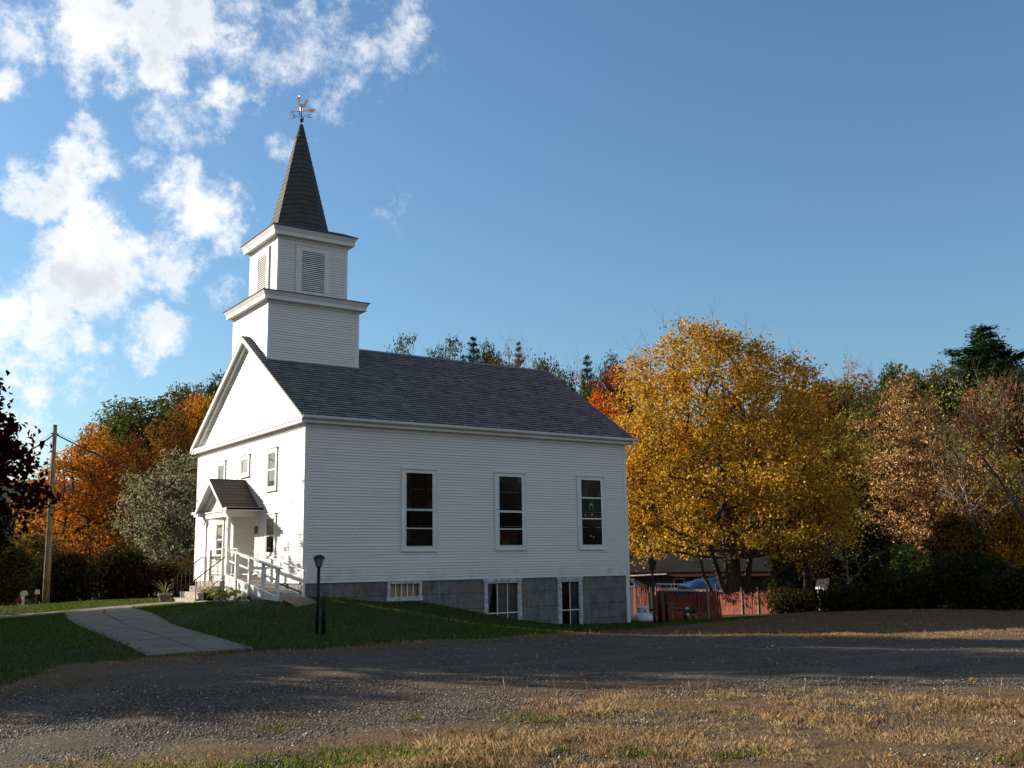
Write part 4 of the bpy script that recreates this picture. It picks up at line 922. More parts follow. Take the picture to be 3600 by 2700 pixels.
def build_ramp():
    t = thing('wheelchair_ramp', 'white railed wooden ramp sloping down along the church front', 'ramp', (-.65, 1.5, -.6))
    def dz(y): return .262-.1465*(4.2-y)
    m = MB(); n = 40; rng = random.Random(2)
    for i in range(n):
        y0 = 4.19-i*.14; y1 = y0-.132
        za, zb = dz(y0)+rng.uniform(-.003, .003), dz(y1)
        m.prism([(-1.14, y0, za), (-1.14, y1, zb), (-1.14, y1, zb-.04), (-1.14, y0, za-.04)], (1.02, 0, 0))
    m.build('deck', M_DECK, t)
    py = [3.10, 1.79, .52, -.75]; gz_ = [-.5, -.56, -.6, -.62]
    for y, gb in zip(py, gz_):
        m = MB(); zt = 1.185-(3.93-y)*.1405; m.box(-1.235, -1.145, y-.06, y+.06, gb-.1, zt-.02); m.build('post', M_TRIM, t)
    m = MB(); m.bar((-1.19, 3.95, 1.19), (-1.19, -1.0, .487), .15, .042); m.bar((-1.13, 3.95, 1.13), (-1.13, -.78, .465), .035, .09); m.build('top_rail', M_TRIM, t)
    m = MB(); m.tube([(-1.12, 3.95, .765), (-1.12, -.62, .105)], .035, 8); m.build('mid_rail', M_TRIM, t)
    m = MB(); m.tube([(-.10, 4.30, 1.13), (-.10, -.34, .40)], .026, 8)
    for y in (4.1, 2.5, 1.0, -.2): z = 1.13-(4.3-y)*.157; m.bar((-.10, y, z-.03), (-.03, y, z-.03), .02, .03)
    m.build('wall_rail', M_TRIM, t)
    for (y0, y1, h0, h1) in ((4.19, 3.16, .34, .30), (3.04, 1.85, .27, .25), (1.73, .58, .24, .22), (.46, -.69, .26, .18)):
        m = MB(); m.prism([(-1.185, y0, dz(y0)+.005), (-1.185, y1, dz(y1)+.005), (-1.185, y1, dz(y1)-h1), (-1.185, y0, dz(y0)-h0)], (.035, 0, 0))
        m.prism([(-1.20, y0-.02, dz(y0)+.06), (-1.20, y1+.02, dz(y1)+.06), (-1.20, y1+.02, dz(y1)+.008), (-1.20, y0-.02, dz(y0)+.008)], (.07, 0, 0)); m.build('skirt_board', M_TRIM, t)
    m = MB(); m.box(-1.16, -1.1, -1.08, -.9, -.66, -.48); m.build('end_block', M_TRIM, t)
    m = MB()
    def zt(y): return dz(y)-.2
    for s in (1, -1):
        k = -1.2
        while k < 4.6:
            pts = []
            for j in range(13):
                z = -.78+j*.06; y = k+s*(z+.6)*1.0
                if .05 < y < 4.15 and z < zt(y): pts.append((y, z))
            if len(pts) > 1: m.bar((-1.162+.005*s, pts[0][0], pts[0][1]), (-1.162+.005*s, pts[-1][0], pts[-1][1]), .009, .035, up=(1, 0, 0))
            k += .105
    m.build('lattice', M_TRIM, t)
    m = MB(); m.box(-.12, -.05, -.3, -.2, -.6, .4); m.build('wall_post', M_TRIM, t)
    o = MB(); p = [(-1.22, -1.05, -.435), (-.30, -1.02, -.435), (-.22, -2.05, -.675), (-1.2, -2.4, -.675)]
    o.add(p+[(a, b, c-.018) for a, b, c in p], [(0, 3, 2, 1), (4, 5, 6, 7), (0, 1, 5, 4), (1, 2, 6, 5), (2, 3, 7, 6), (3, 0, 4, 7)])
    tag(shift(o.build('plywood_sheet', M_PLY), (-.7, -1.6, -.6)), 'warped brown plywood sheet laid at the foot of the ramp', 'plywood')
build_ramp()

def build_sign():
    t = thing('wall_sign', 'small dark framed plaque hung on the pilaster beside the porch entry', 'sign', (-.035, 4.30, 1.80))
    m = MB(); m.box(-.06, -.033, 4.19, 4.43, 1.78, 2.04); m.build('board', mat('dark_brown_plaque', (.035, .018, .012), .5, var=.3, vscale=9), t)
    m = MB(); FF.frame(m, 4.18, 4.44, 1.77, 2.05, .025, .034, .068); m.build('frame', M_BLACK, t)
build_sign()

# ------------------------------------------------------------------ planting by the steps
LFK = dict(yellowgreen=((.36, .33, .035), (.16, .20, .03)))
def leaves_mesh(name, centers, normals, size, rng, material, parent=None, aspect=.55, fold=0.0):
    n = len(centers); T = rng.normal(size=(n, 3)); N = normals/np.maximum(np.linalg.norm(normals, axis=1, keepdims=True), 1e-6)
    T -= N*(T*N).sum(1, keepdims=True); T /= np.maximum(np.linalg.norm(T, axis=1, keepdims=True), 1e-6); B = np.cross(N, T)
    s = (size*(.6+.8*rng.rand(n)))[:, None] if np.isscalar(size) else size[:, None]
    a = centers-T*s*.5; c = centers+T*s*.5; b = centers+B*s*.5*aspect+N*s*fold; d = centers-B*s*.5*aspect+N*s*fold
    V = np.stack([a, b, c, d], 1).reshape(-1, 3); F = np.arange(n*4).reshape(-1, 4)
    return npmesh(name, V, F, material, parent)
def tint(o, c1, c2): o.color = (*c1, 1); o['tint2'] = [*c2, 1.0]; return o
def hosta(x, y, r, h, seed, label, cols):
    rng = np.random.RandomState(seed); z = g1(x, y); t = thing('hosta_plant', label, 'plant', (x, y, z), 'leafy clumps in the bed by the steps')
    n = 46; V = []; F = []
    for i in range(n):
        a = rng.rand()*6.283; rr = r*(.25+.75*math.sqrt(rng.rand())); hh = h*(1-.55*(rr/r)**2)*(.75+.4*rng.rand()); tip = np.array([math.cos(a)*rr, math.sin(a)*rr, hh])
        L = .17+.1*rng.rand(); d = np.array([math.cos(a), math.sin(a), -.35]); d /= np.linalg.norm(d); s = np.cross(d, [0, 0, 1]); s /= np.linalg.norm(s); up = np.cross(s, d); w = L*.34
        p0 = tip-d*L*.35; b = len(V)
        V += [p0, p0+d*L*.35+s*w+up*.03, p0+d*L*.75+s*w*.7+up*.01, p0+d*L-up*.05, p0+d*L*.75-s*w*.7+up*.01, p0+d*L*.35-s*w+up*.03, p0+d*L*.5-up*.02]
        F += [(b, b+1, b+6, b+5), (b+6, b+1, b+2, b+3), (b+6, b+3, b+4, b+5)]
    o = npmesh('foliage', np.array(V)+np.array([x, y, z]), np.array(F), M_LEAFG, t); tint(o, *cols)
    m = MB()
    for i in range(10): a = rng.rand()*6.28; m.tube([(x, y, z-.02), (x+r*.3*math.cos(a), y+r*.3*math.sin(a), z+h*.5), (x+r*.6*math.cos(a), y+r*.6*math.sin(a), z+h*.75)], .008, 4)
    tint(m.build('stem', M_LEAFG, t), (.18, .20, .05), (.2, .22, .05))
hosta(-1.75, 3.3, .34, .42, 1, 'yellow-green leafy clump nearest the black planter', LFK['yellowgreen'])
hosta(-1.75, 2.45, .52, .46, 2, 'wide yellow-green leafy clump in front of the ramp lattice', LFK['yellowgreen'])
hosta(-1.6, 1.1, .25, .16, 3, 'small low yellow-green clump at the foot of the ramp posts', LFK['yellowgreen'])
def build_planter():
    x, y = -1.95, 3.98; z = g1(x, y)-.02; t = thing('planter_box', 'black tapered planter box with yellow flowers beside the steps', 'planter', (x, y, z))
    m = MB(); b, h = .13, .34
    for (a0, a1, z0, z1) in ((.13, .19, 0, .34),):
        lo = [(x-.14, y-.26, z), (x+.14, y-.26, z), (x+.14, y+.26, z), (x-.14, y+.26, z)]; hi = [(x-.2, y-.33, z+h), (x+.2, y-.33, z+h), (x+.2, y+.33, z+h), (x-.2, y+.33, z+h)]
        m.add(lo+hi, [(3, 2, 1, 0), (0, 1, 5, 4), (1, 2, 6, 5), (2, 3, 7, 6), (3, 0, 4, 7)])
    m.box(x-.215, x+.215, y-.345, y+.345, z+h-.03, z+h+.01); m.build('tub', mat('dark_green_plastic', (.012, .022, .022), .35, var=.2), t)
    m = MB(); m.box(x-.19, x+.19, y-.32, y+.32, z+h+.0105, z+h+.02); m.build('soil', mat('potting_soil', (.03, .02, .015), .95), t)
    rng = np.random.RandomState(5); n = 150; c = np.c_[x+rng.normal(0, .11, n), y+rng.uniform(-.32, .32, n), z+h+.03+np.abs(rng.normal(0, .09, n))]
    tint(leaves_mesh('flowers', c, rng.normal(size=(n, 3))+[0, 0, .8], .10, rng, M_LEAFG, t), (.40, .30, .04), (.12, .16, .03))
    x, y = -2.35, 7.62; z = g1(x, y)-.02; t = thing('flower_pot', 'stone pot of spiky dracaena at the foot of the steps', 'plant pot', (x, y, z))
    m = MB(); m.lathe((x, y, z), [(.13, 0), (.16, .02), (.17, .1), (.22, .24), (.25, .28), (.25, .33), (.21, .33), (.19, .29)], 18); m.build('pot', mat('speckled_stone_pot', (.30, .24, .22), .8, var=.3, vscale=10, bump=.4), t, True)
    V = []; F = []; rng = np.random.RandomState(6)
    for i in range(26):
        a = rng.rand()*6.283; l = .35+.42*rng.rand(); sp = rng.uniform(.15, 1.0); d = np.array([math.cos(a)*sp, math.sin(a)*sp, 1.0]); d /= np.linalg.norm(d); s = np.cross(d, [0, 0, 1]); s /= np.linalg.norm(s)+1e-6
        p0 = np.array([x, y, z+.3]); b = len(V); w = .016
        p1 = p0+d*l*.6; p2 = p0+d*l+np.array([math.cos(a), math.sin(a), -.4])*l*.22
        V += [p0-s*w, p0+s*w, p1+s*w, p1-s*w, p2+s*.002, p2-s*.002]; F += [(b, b+1, b+2, b+3), (b+3, b+2, b+4, b+5)]
    tint(npmesh('spikes', np.array(V), np.array(F), M_LEAFG, t), (.22, .17, .06), (.10, .12, .04))
    n = 90; c = np.c_[x+rng.normal(0, .17, n), y+rng.normal(0, .17, n), z+.30+np.abs(rng.normal(0, .06, n))]; tint(leaves_mesh('trailing_flowers', c, rng.normal(size=(n, 3))+[0, 0, 1], .09, rng, M_LEAFG, t), (.40, .34, .26), (.12, .17, .05))
    # edging stones, a pale curb slab and little white plant tags
    rs = mat('edging_stone', (.42, .37, .32), .9, var=.3, vscale=12); rng = random.Random(3)
    spots = [(-2.25, 3.4), (-2.3, 3.0), (-2.2, 2.6), (-2.15, 2.2), (-2.05, 1.85), (-1.95, 1.5), (-1.85, 1.2), (-1.8, .8), (-1.75, .45)]
    for i, (a, b_) in enumerate(spots):
        m = MB(); zz = g1(a, b_); r1, r2 = rng.uniform(.06, .1), rng.uniform(.08, .13); m.lathe((a, b_, zz-.02), [(r1*.9, 0), (r1*1.1, .035), (r1*.9, .07), (r1*.4, .09)], 7, squash=r2/r1)
        tag(shift(m.build('edging_stone', rs), (a, b_, zz)), 'fist-sized pale stone in the row edging the flower bed', 'stone', 'edging stones of the flower bed')
    m = MB(); zz = g1(-2.2, 3.7); m.bar((-2.28, 3.95, zz+.02), (-2.12, 3.2, zz+.06), .1, .1); tag(shift(m.build('curb_block', mat('pale_curb', (.5, .5, .5), .8)), (-2.2, 3.6, zz)), 'pale grey curb block leaning before the black planter', 'block')
    for i, (a, b_) in enumerate(((-2.42, 3.75), (-2.45, 3.35), (-2.44, 3.0))):
        t = thing('garden_flag', 'little white and blue flag stuck in the bed edge', 'flag', (a, b_, g1(a, b_)), 'little flags in the flower bed'); z = g1(a, b_)
        m = MB(); m.bar((a, b_, z), (a, b_-.01, z+.16), .007, .007); m.build('stick', M_PLY, t)
        m = MB(); m.add([(a, b_, z+.15), (a, b_-.05, z+.02), (a-.01, b_-.03, z+.10), (a, b_+.01, z+.05)], [(0, 1, 2), (0, 3, 2)]); m.build('cloth', mat('flag_cloth', (.55, .5, .58), .9, var=.4, vscale=40), t)
build_planter()

# ------------------------------------------------------------------ lamps, posts, tank
GLOW = glass_mat('frosted_lamp_glass', (.30, .27, .24), .3, .4)
def lamp_hex(p, h):
    x, y, z = p; t = thing('lamp_post', 'black lamp post with flared lantern in front of the church corner', 'lamp post', p)
    m = MB(); m.tube([(x, y, z-.1), (x+.02, y, z+h*.5), (x+.03, y, z+h-.27)], .04, 12); m.build('post', M_BLACK, t, True)
    c = Vector((x+.03, y, z+h-.30)); n = 6
    m = MB(); m.lathe(c, [(.035, -.0), (.07, .02), (.072, .035)], 6)
    rt = Vector((math.cos(R_(20)), math.sin(R_(20)), 0))
    def ring(r, zz): return [c+Vector((r*math.cos(k*math.pi/3+.5), r*math.sin(k*math.pi/3+.5), zz)) for k in range(6)]
    b, tp = ring(.062, .035), ring(.128, .24)
    for k in range(6): m.bar(b[k], tp[k], .013, .013); m.bar(tp[k], tp[(k+1) % 6], .02, .014)
    m.lathe(c+Vector((0, 0, .235)), [(.15, 0), (.135, .025), (.09, .06), (.045, .08), (.01, .085)], 12); m.build('lantern_frame', M_BLACK, t)
    m = MB()
    b, tp = ring(.056, .036), ring(.121, .236)
    for k in range(6): m.quad(b[k], b[(k+1) % 6], tp[(k+1) % 6], tp[k])
    m.build('lamp_glass', GLOW, t)
def lamp_square(p, h):
    x, y, z = p; t = thing('lamp_post', 'tall black lamp post with square lantern before the red fence', 'lamp post', p)
    m = MB(); m.tube([(x, y, z-.1), (x, y, z+.35), (x, y, z+.36), (x-.03, y, z+h-.62)], [.06, .06, .05, .042], 12); m.build('post', M_BLACK, t, True)
    c = Vector((x-.03, y, z+h-.62)); m = MB()
    m.lathe(c, [(.03, 0), (.055, .02), (.03, .05), (.09, .10)], 10)
    def ring(r, zz): return [c+Vector((r*math.cos(k*math.pi/2+.35), r*math.sin(k*math.pi/2+.35), zz)) for k in range(4)]
    b, tp = ring(.10, .10), ring(.19, .40)
    for k in range(4): m.bar(b[k], tp[k], .016, .016); m.bar(tp[k], tp[(k+1) % 4], .022, .02); m.bar(b[k], b[(k+1) % 4], .02, .02)
    m.lathe(c+Vector((0, 0, .40)), [(.235, 0), (.20, .03), (.10, .11), (.06, .13), (.06, .16), (.03, .17), (.035, .20), (.0, .22)], 12); m.build('lantern_frame', M_BLACK, t)
    m = MB(); b, tp = ring(.094, .105), ring(.182, .395)
    for k in range(4): m.quad(b[k], b[(k+1) % 4], tp[(k+1) % 4], tp[k])
    m.build('lamp_glass', glass_mat('clear_lamp_glass', (.05, .06, .065), .1, .5), t)
lamp_hex((-3.51, -9.06, -1.075), 1.88)
lamp_square((14.15, -1.74, -1.85), 2.56)
def bollard(px, D, pyb, pyt, r, label, lean=0):
    p = at(px, D, pyb); q = at(px, D, pyt); z = p.z; h = q.z-p.z
    m = MB(); m.tube([(p.x, p.y, z-.08), (p.x+lean, p.y, z+h-.02), (p.x+lean, p.y, z+h)], [r, r, r*.8], 12); tag(shift(m.build('wooden_post', M_BLACK, None, True), (p.x, p.y, z)), label, 'post', 'short black posts along the gravel lot')
bollard(1137, 25.6, 2241, 2098, .055, 'short black post standing next to the flared lamp post')
bollard(2322, 42.5, 2186, 2078, .075, 'thick black post beside the tall lamp, in front of the red fence')
bollard(2345, 42.9, 2184, 2078, .06, 'thinner black post leaning before the shaded red fence', -.02)
def build_tank():
    p = at(2262, 45.5, 2182); x, y, z = p; z -= .10; r = .43; t = thing('propane_tank', 'white domed propane tank on the grass by the church corner', 'gas tank', (x, y, z))
    m = MB(); m.lathe((x, y, z), [(r*.97, 0), (r, .15), (r*.98, .24), (r*.86, .36), (r*.62, .44), (r*.4, .47)], 28); m.build('tank_body', mat('white_tank_paint', (.72, .75, .78), .4, var=.08), t, True)
    m = MB(); n = 24; rr = .255
    for k in range(n):
        a0, a1 = 6.283*k/n, 6.283*(k+1)/n
        for (z0, z1) in ((.43, .455), (.47, .60), (.60, .66)):
            if z0 < .45 and k % 6 > 3: continue
            if z0 == .47 and k % 12 in (4,) : continue
            m.quad((x+rr*math.cos(a0), y+rr*math.sin(a0), z+z0), (x+rr*math.cos(a1), y+rr*math.sin(a1), z+z0), (x+rr*math.cos(a1), y+rr*math.sin(a1), z+z1), (x+rr*math.cos(a0), y+rr*math.sin(a0), z+z1))
    m.lathe((x, y, z+.655), [(rr+.015, 0), (rr, .02), (rr*.7, .045), (.0, .05)], 24); m.build('valve_collar', mat('white_tank_paint', (.72, .75, .78)), t)
    m = MB(); m.tube([(x, y, z+.44), (x, y, z+.6)], .05, 8); m.build('valve', mat('brass_valve', (.35, .22, .08), .4, metal=.7), t)
build_tank()

# ------------------------------------------------------------------ red fence
M_RED = mat('faded_red_fence_paint', (.26, .060, .032), .85, var=.36, vscale=4, stretch=(9, 9, .8))
M_GREYW = mat('bare_grey_wood', (.36, .29, .21), .85, var=.3, vscale=4, stretch=(8, 8, 1))
def fence_run(name, label, pts, h, seed, posts, lean=(0, 0), gap=.02, ragged=.05, zoff=0):
    rng = random.Random(seed); a, b = pts; t = thing(name, label, 'fence', ((a[0]+b[0])/2, (a[1]+b[1])/2, g1((a[0]+b[0])/2, (a[1]+b[1])/2)), 'red snow-fence sections behind the church')
    d = Vector((b[0]-a[0], b[1]-a[1], 0)); Ln = d.length; d.normalize(); n = Vector((-d.y, d.x, 0)); m = MB(); s = 0
    while s < Ln:
        w = rng.uniform(.036, .05); x, y = a[0]+d.x*s, a[1]+d.y*s; z = g1(x, y)+zoff; hh = h*(1+rng.uniform(-ragged, ragged)*1.5+.06*math.sin(s*2.3+seed)); l = lean[0]+(lean[1]-lean[0])*s/Ln+rng.gauss(0, .028)+.05*math.sin(s*3.1)
        if rng.random() < .97:
            if rng.random() < .04: l += rng.choice((-.12, .14))
            m.bar((x, y, z-.05), (x+d.x*l*hh+n.x*rng.uniform(-.02, .02), y+d.y*l*hh, z+hh), w, .014, up=n)
        s += w+rng.uniform(0, gap)
    m.build('slat_panel', M_RED, t)
    for (s, hh, mm) in posts:
        x, y = a[0]+d.x*s+n.x*-.05, a[1]+d.y*s+n.y*-.05; z = g1(x, y)+zoff; m = MB(); m.tube([(x, y, z-.1), (x+.02, y, z+hh*.5), (x-.03*(hh > 1.5), y, z+hh)], [.05, .045, .04], 8); m.build('post', M_RED if mm else M_GREYW, t)
    m = MB()
    for zz in (.25*h, .72*h):
        k = 12; m.tube([(a[0]+d.x*Ln*i/k+n.x*.012, a[1]+d.y*Ln*i/k+n.y*.012, g1(a[0]+d.x*Ln*i/k, a[1]+d.y*Ln*i/k)+zz+zoff) for i in range(k+1)], .006, 4)
    m.build('wire', M_IRON, t)
def XY(px, D): q = at(px, D); return (q.x, q.y)
fence_run('picket_fence', 'sunlit stretch of red fence with gappy leaning slats beside the church', (XY(2212, 58.8), XY(2318, 56.4)), 1.42, 1, [(.1, 1.62, 1)], (-.06, .06), .10, .08)
fence_run('picket_fence', 'red fence stretch in shade behind the two black posts', (XY(2308, 47.5), XY(2535, 48.6)), 1.16, 2, [(2.42, 1.55, 0)], (.0, -.10), .006, .05)
fence_run('picket_fence', 'sunlit red fence stretch leaning right under the maple trunk', (XY(2522, 55.2), XY(2614, 53.4)), 1.05, 3, [(.05, 1.55, 1)], (.18, .05), .006, .03)
fence_run('picket_fence', 'red fence stretch running off into the bushes at its right end', (XY(2606, 53.3), XY(2760, 50.9)), 1.0, 4, [(.1, 1.3, 0), (1.3, 1.25, 0), (2.2, 1.15, 0)], (.03, .02), .02, .06)
def build_ornaments():
    p = at(2416, 46.6, 2162); x, y, z = p.x, p.y, g1(p.x, p.y)
    t = thing('garden_ornament', 'black and white garden goose ornament at the foot of the shaded fence', 'ornament', (x, y, z))
    BW = M_BLACK; WH = mat('white_ornament', (.7, .7, .72), .4)
    m = MB(); m.lathe((x, y, z), [(.05, 0), (.13, .08), (.15, .2), (.11, .33), (.05, .40), (.05, .45)], 14); m.build('body', BW, t, True)
    m = MB(); v = Vector((CAM.x-x, CAM.y-y, 0)).normalized(); m.lathe(Vector((x, y, z+.1))+v*.06+Vector((.02, 0, 0)), [(.0, 0), (.09, .05), (.11, .12), (.07, .2), (0, .22)], 12); m.build('belly', WH, t, True)
    m = MB(); m.lathe((x, y, z+.42), [(.03, 0), (.08, .03), (.085, .07), (.05, .12), (0, .13)], 12); m.build('head', WH, t, True)
    p = at(2440, 46.7, 2170); x, y = p.x, p.y; z = g1(x, y); t = thing('flower_pot', 'tan pot with a dark green plant at the foot of the shaded fence', 'plant pot', (x, y, z))
    m = MB(); m.lathe((x, y, z), [(.10, 0), (.13, .2), (.14, .22), (.14, .25), (.12, .25), (.11, .2)], 14); m.build('pot', mat('tan_pot', (.30, .22, .14), .8), t, True)
    rng = np.random.RandomState(9); n = 160; c = np.c_[x+rng.normal(0, .12, n), y+rng.normal(0, .1, n), z+.27+np.abs(rng.normal(0, .16, n))]; tint(leaves_mesh('foliage', c, rng.normal(size=(n, 3)), .1, rng, M_LEAFG, t), (.05, .10, .02), (.03, .06, .015))
    p = at(2424, 46.2, 2178); x, y = p.x, p.y; z = g1(x, y); m = MB(); m.lathe((x, y, z-.01), [(.03, 0), (.1, .04), (.12, .09), (.09, .15), (.04, .17), (.02, .2), (.0, .2)], 14, squash=1); tag(shift(m.build('pumpkin', mat('dull_pumpkin', (.30, .07, .02), .6), None, True), (x, y, z)), 'dull orange pumpkin lying beside the goose ornament', 'pumpkin')
build_ornaments()

# ------------------------------------------------------------------ boat with tarpaulin, low house, picnic table, white board
def build_boat():
    A, B = at(2302, 59.5), at(2566, 58.5); d = Vector((B.x-A.x, B.y-A.y, 0)); Ln = d.length; d.normalize(); n = Vector((-d.y, d.x, 0)); z0 = at(2400, 59, 2088).z-.62
    t = thing('motor_boat', 'red-hulled motorboat with pale deck parked behind the red fence', 'boat', (A.x+d.x*Ln/2, A.y+d.y*Ln/2, z0-.3))
    def sec(s):  # half width, keel z, gunwale z at s 0 bow .. 1 stern
        w = .95*min(1, (s/.42)**.55) if s > 0 else .02; return max(.02, w), z0+.25*(1-s)**2.2, z0+.92-.10*s
    def P(s, u, z): return Vector((A.x, A.y, 0))+d*(Ln*s)+n*u+Vector((0, 0, z))
    N = 16; V = []; F = []
    for i in range(N+1):
        s = i/N; w, kz, gz_ = sec(s); o = -.28*(1-s)**6
        for (u, z) in ((0, kz), (.62*w, kz+.18), (.9*w, kz+.42), (w, gz_), ): V.append(P(s, u, z))
        for (u, z) in ((-.62*w, kz+.18), (-.9*w, kz+.42), (-w, gz_)): V.append(P(s, u, z))
    m = MB(); fs = []
    for i in range(N):
        a, b = i*7, (i+1)*7
        for (p, q) in ((0, 1), (1, 2), (2, 3)): fs.append((a+p, b+p, b+q, a+q))
        for (p, q) in ((0, 4), (4, 5), (5, 6)): fs.append((a+q, b+q, b+p, a+p))
    fs.append((N*7+6, N*7+5, N*7+4, N*7, N*7+1, N*7+2, N*7+3)); m.add(V, fs); m.build('hull', mat('red_gelcoat', (.30, .035, .018), .35, var=.12), t, True)
    m = MB(); 
    for i in range(N):
        s0, s1 = i/N, (i+1)/N; w0, _, g0 = sec(s0); w1, _, g1_ = sec(s1)
        m.quad(P(s0, -w0-.02, g0+.03), P(s1, -w1-.02, g1_+.03), P(s1, w1+.02, g1_+.03), P(s0, w0+.02, g0+.03))
        for s in (1, -1): m.quad(P(s0, s*(w0+.02), g0+.03), P(s1, s*(w1+.02), g1_+.03), P(s1, s*(w1+.03), g1_-.09), P(s0, s*(w0+.03), g0-.09))
    m.build('deck', mat('cream_deck', (.62, .56, .48), .5), t)
    m = MB()
    for sg in (1, -1):
        pts = [P(s, sg*(sec(s)[0]*.85), sec(s)[2]+.26) for s in (.04, .1, .2, .3, .42)]; pts.append(P(.5, sg*.9*sec(.5)[0], sec(.5)[2]+.05)); m.tube(pts, .02, 6)
        for s in (.06, .2, .36): m.tube([P(s, sg*(sec(s)[0]*.85), sec(s)[2]+.02), P(s, sg*(sec(s)[0]*.85), sec(s)[2]+.26)], .015, 6)
    m.build('bow_rail', M_ALU, t)
    m = MB(); m.bar(P(.1, 0, z0-.02), P(1.05, 0, z0-.02), .1, .1)
    for sg in (1, -1): m.bar(P(.25, 0, z0-.0), P(.9, sg*.7, z0-.0), .07, .07)
    m.build('trailer_frame', M_IRON, t)
    for sg in (1, -1):
        m = MB(); c = P(.68, sg*.85, z0-.1); m.tube([c-n*.09, c+n*.09], .28, 16); m.build('wheel', M_BLACK, t)
    # blue tarpaulin over the cockpit
    rng = np.random.RandomState(12); nu, nv = 26, 16; V = []; 
    for i in range(nu+1):
        s = .36+.72*i/nu; w = 1.08
        hump = .62*math.sin(math.pi*min(1, max(0, (s-.34)/.74)))**.55
        for j in range(nv+1):
            v = -1+2*j/nv; av = abs(v); u = v*w if av < .82 else math.copysign(w*.82+.03, v)
            z = z0+.86+hump*(1-av**2.6)*.95-(.34 if av > .95 else (.12 if av > .8 else 0)) + .05*math.sin(9*s+4*v)+.05*math.sin(17*s-6*v)+rng.normal(0, .012)
            V.append(P(s, u, z))
    F = [(i*(nv+1)+j, (i+1)*(nv+1)+j, (i+1)*(nv+1)+j+1, i*(nv+1)+j+1) for i in range(nu) for j in range(nv)]
    o = MB().add(V, F).build('tarpaulin', mat('blue_tarp', (.010, .05, .19), .45, var=.15, vscale=2), None, True); tag(shift(o, P(.72, 0, z0+.9)), 'wrinkled bright blue tarpaulin draped over the red boat', 'tarp')
build_boat()
def build_low_house():
    C0, C1 = at(2190, 65), at(2707, 62); d = Vector((C1.x-C0.x, C1.y-C0.y, 0)); Ln = d.length; d.normalize(); n = Vector((-d.y, d.x, 0)); z0 = -2.3
    def H(py, px=2450): return at(px, 64, py).z
    zt = H(2008); zr = H(1942); P0 = Vector((C0.x, C0.y, 0))
    FH = Fr(P0, d, -n); t = thing('low_house', 'low dark green house with red trim half hidden behind the yellow maple', 'house', (C0.x+d.x*Ln/2, C0.y+d.y*Ln/2, z0))
    SG = mat('dark_green_clapboard', (.065, .07, .055), .8, var=.15); RD = mat('dark_red_trim', (.075, .012, .010), .6)
    m = MB(); N_ = 22
    for i in range(N_):
        a, b = z0+(zt-z0)*i/N_, z0+(zt-z0)*(i+1)/N_; m.quad(FH.p(0, a, .02), FH.p(Ln, a, .02), FH.p(Ln, b, .003), FH.p(0, b, .003)); m.quad(FH.p(0, a, 0), FH.p(Ln, a, 0), FH.p(Ln, a, .02), FH.p(0, a, .02))
    for (u) in (0, Ln): m.add([FH.p(u, z0, 0), FH.p(u, z0, -7), FH.p(u, zt, -7), FH.p(u, zr, -3.5), FH.p(u, zt, 0)], [(0, 1, 2, 3, 4)])
    m.quad(FH.p(0, z0, -7), FH.p(Ln, z0, -7), FH.p(Ln, zt, -7), FH.p(0, zt, -7)); m.build('wall', SG, t)
    m = MB(); sh = mat('grey_asphalt_roof', (.018, .016, .016), .95, spec=.08, var=.2, vscale=1.5)
    for (n0, z_0, n1, z_1) in ((.45, zt-.08, -3.5, zr), (-7.45, zt-.08, -3.5, zr)):
        v = [FH.p(-.3, z_0, n0), FH.p(Ln+.3, z_0, n0), FH.p(Ln+.3, z_1, n1), FH.p(-.3, z_1, n1)]; m.add(v+[a+Vector((0, 0, .07)) for a in v], [(0, 3, 2, 1), (4, 5, 6, 7), (0, 1, 5, 4), (1, 2, 6, 5), (2, 3, 7, 6), (3, 0, 4, 7)])
    rf = m.build('roof', sh, t)
    m = MB(); p = FH.p(3.1, zr-.3, -2.4); m.tube([p, p+Vector((0, 0, .75))], .05, 8); m.lathe(p+Vector((0, 0, .70)), [(.1, 0), (.0, .1)], 8); m.build('vent_pipe', M_BLACK, rf)
    m = MB(); FH.box(m, -.3, Ln+.3, zt-.3, zt-.1, .38, .42)
    for u in (.9, 1.5, 2.15, 2.45, 4.1, 4.45, 5.4, 6.6): FH.box(m, u, u+.13, z0, zt-.1, .0, .04)
    FH.box(m, Ln-.15, Ln+.03, z0, zt-.05, -.1, .05); m.build('red_trim', RD, t)
    m = MB(); m.tube([FH.p(.55, zt-.25, .5), FH.p(3.1, zt-.15, .5)], .06, 6); m.build('white_gutter', mat('cream_gutter', (.5, .45, .38), .5), t)
    m = MB(); FH.box(m, 1.05, 1.49, z0+.2, zt-.35, .01, .045); dr = m.build('door', RD, t); m = MB(); p = FH.p(1.15, z0+1.2, .07); m.lathe(p, [(0, -.04), (.04, 0), (0, .04)], 8); m.build('door_knob', M_ALU, dr)
    for u0, u1, za in ((.35, .82, z0+.6), (3.35, 4.05, z0+1.1), (5.6, 6.3, z0+1.2)):
        m = MB(); FH.frame(m, u0, u1, za, zt-.4, .06, .0, .05); w = m.build('window', mat('cream_gutter', (.5, .45, .38)), t); m = MB(); FH.quad(m, u0+.05, u1-.05, za+.05, zt-.45, .025); m.build('pane', GK, w)
build_low_house()
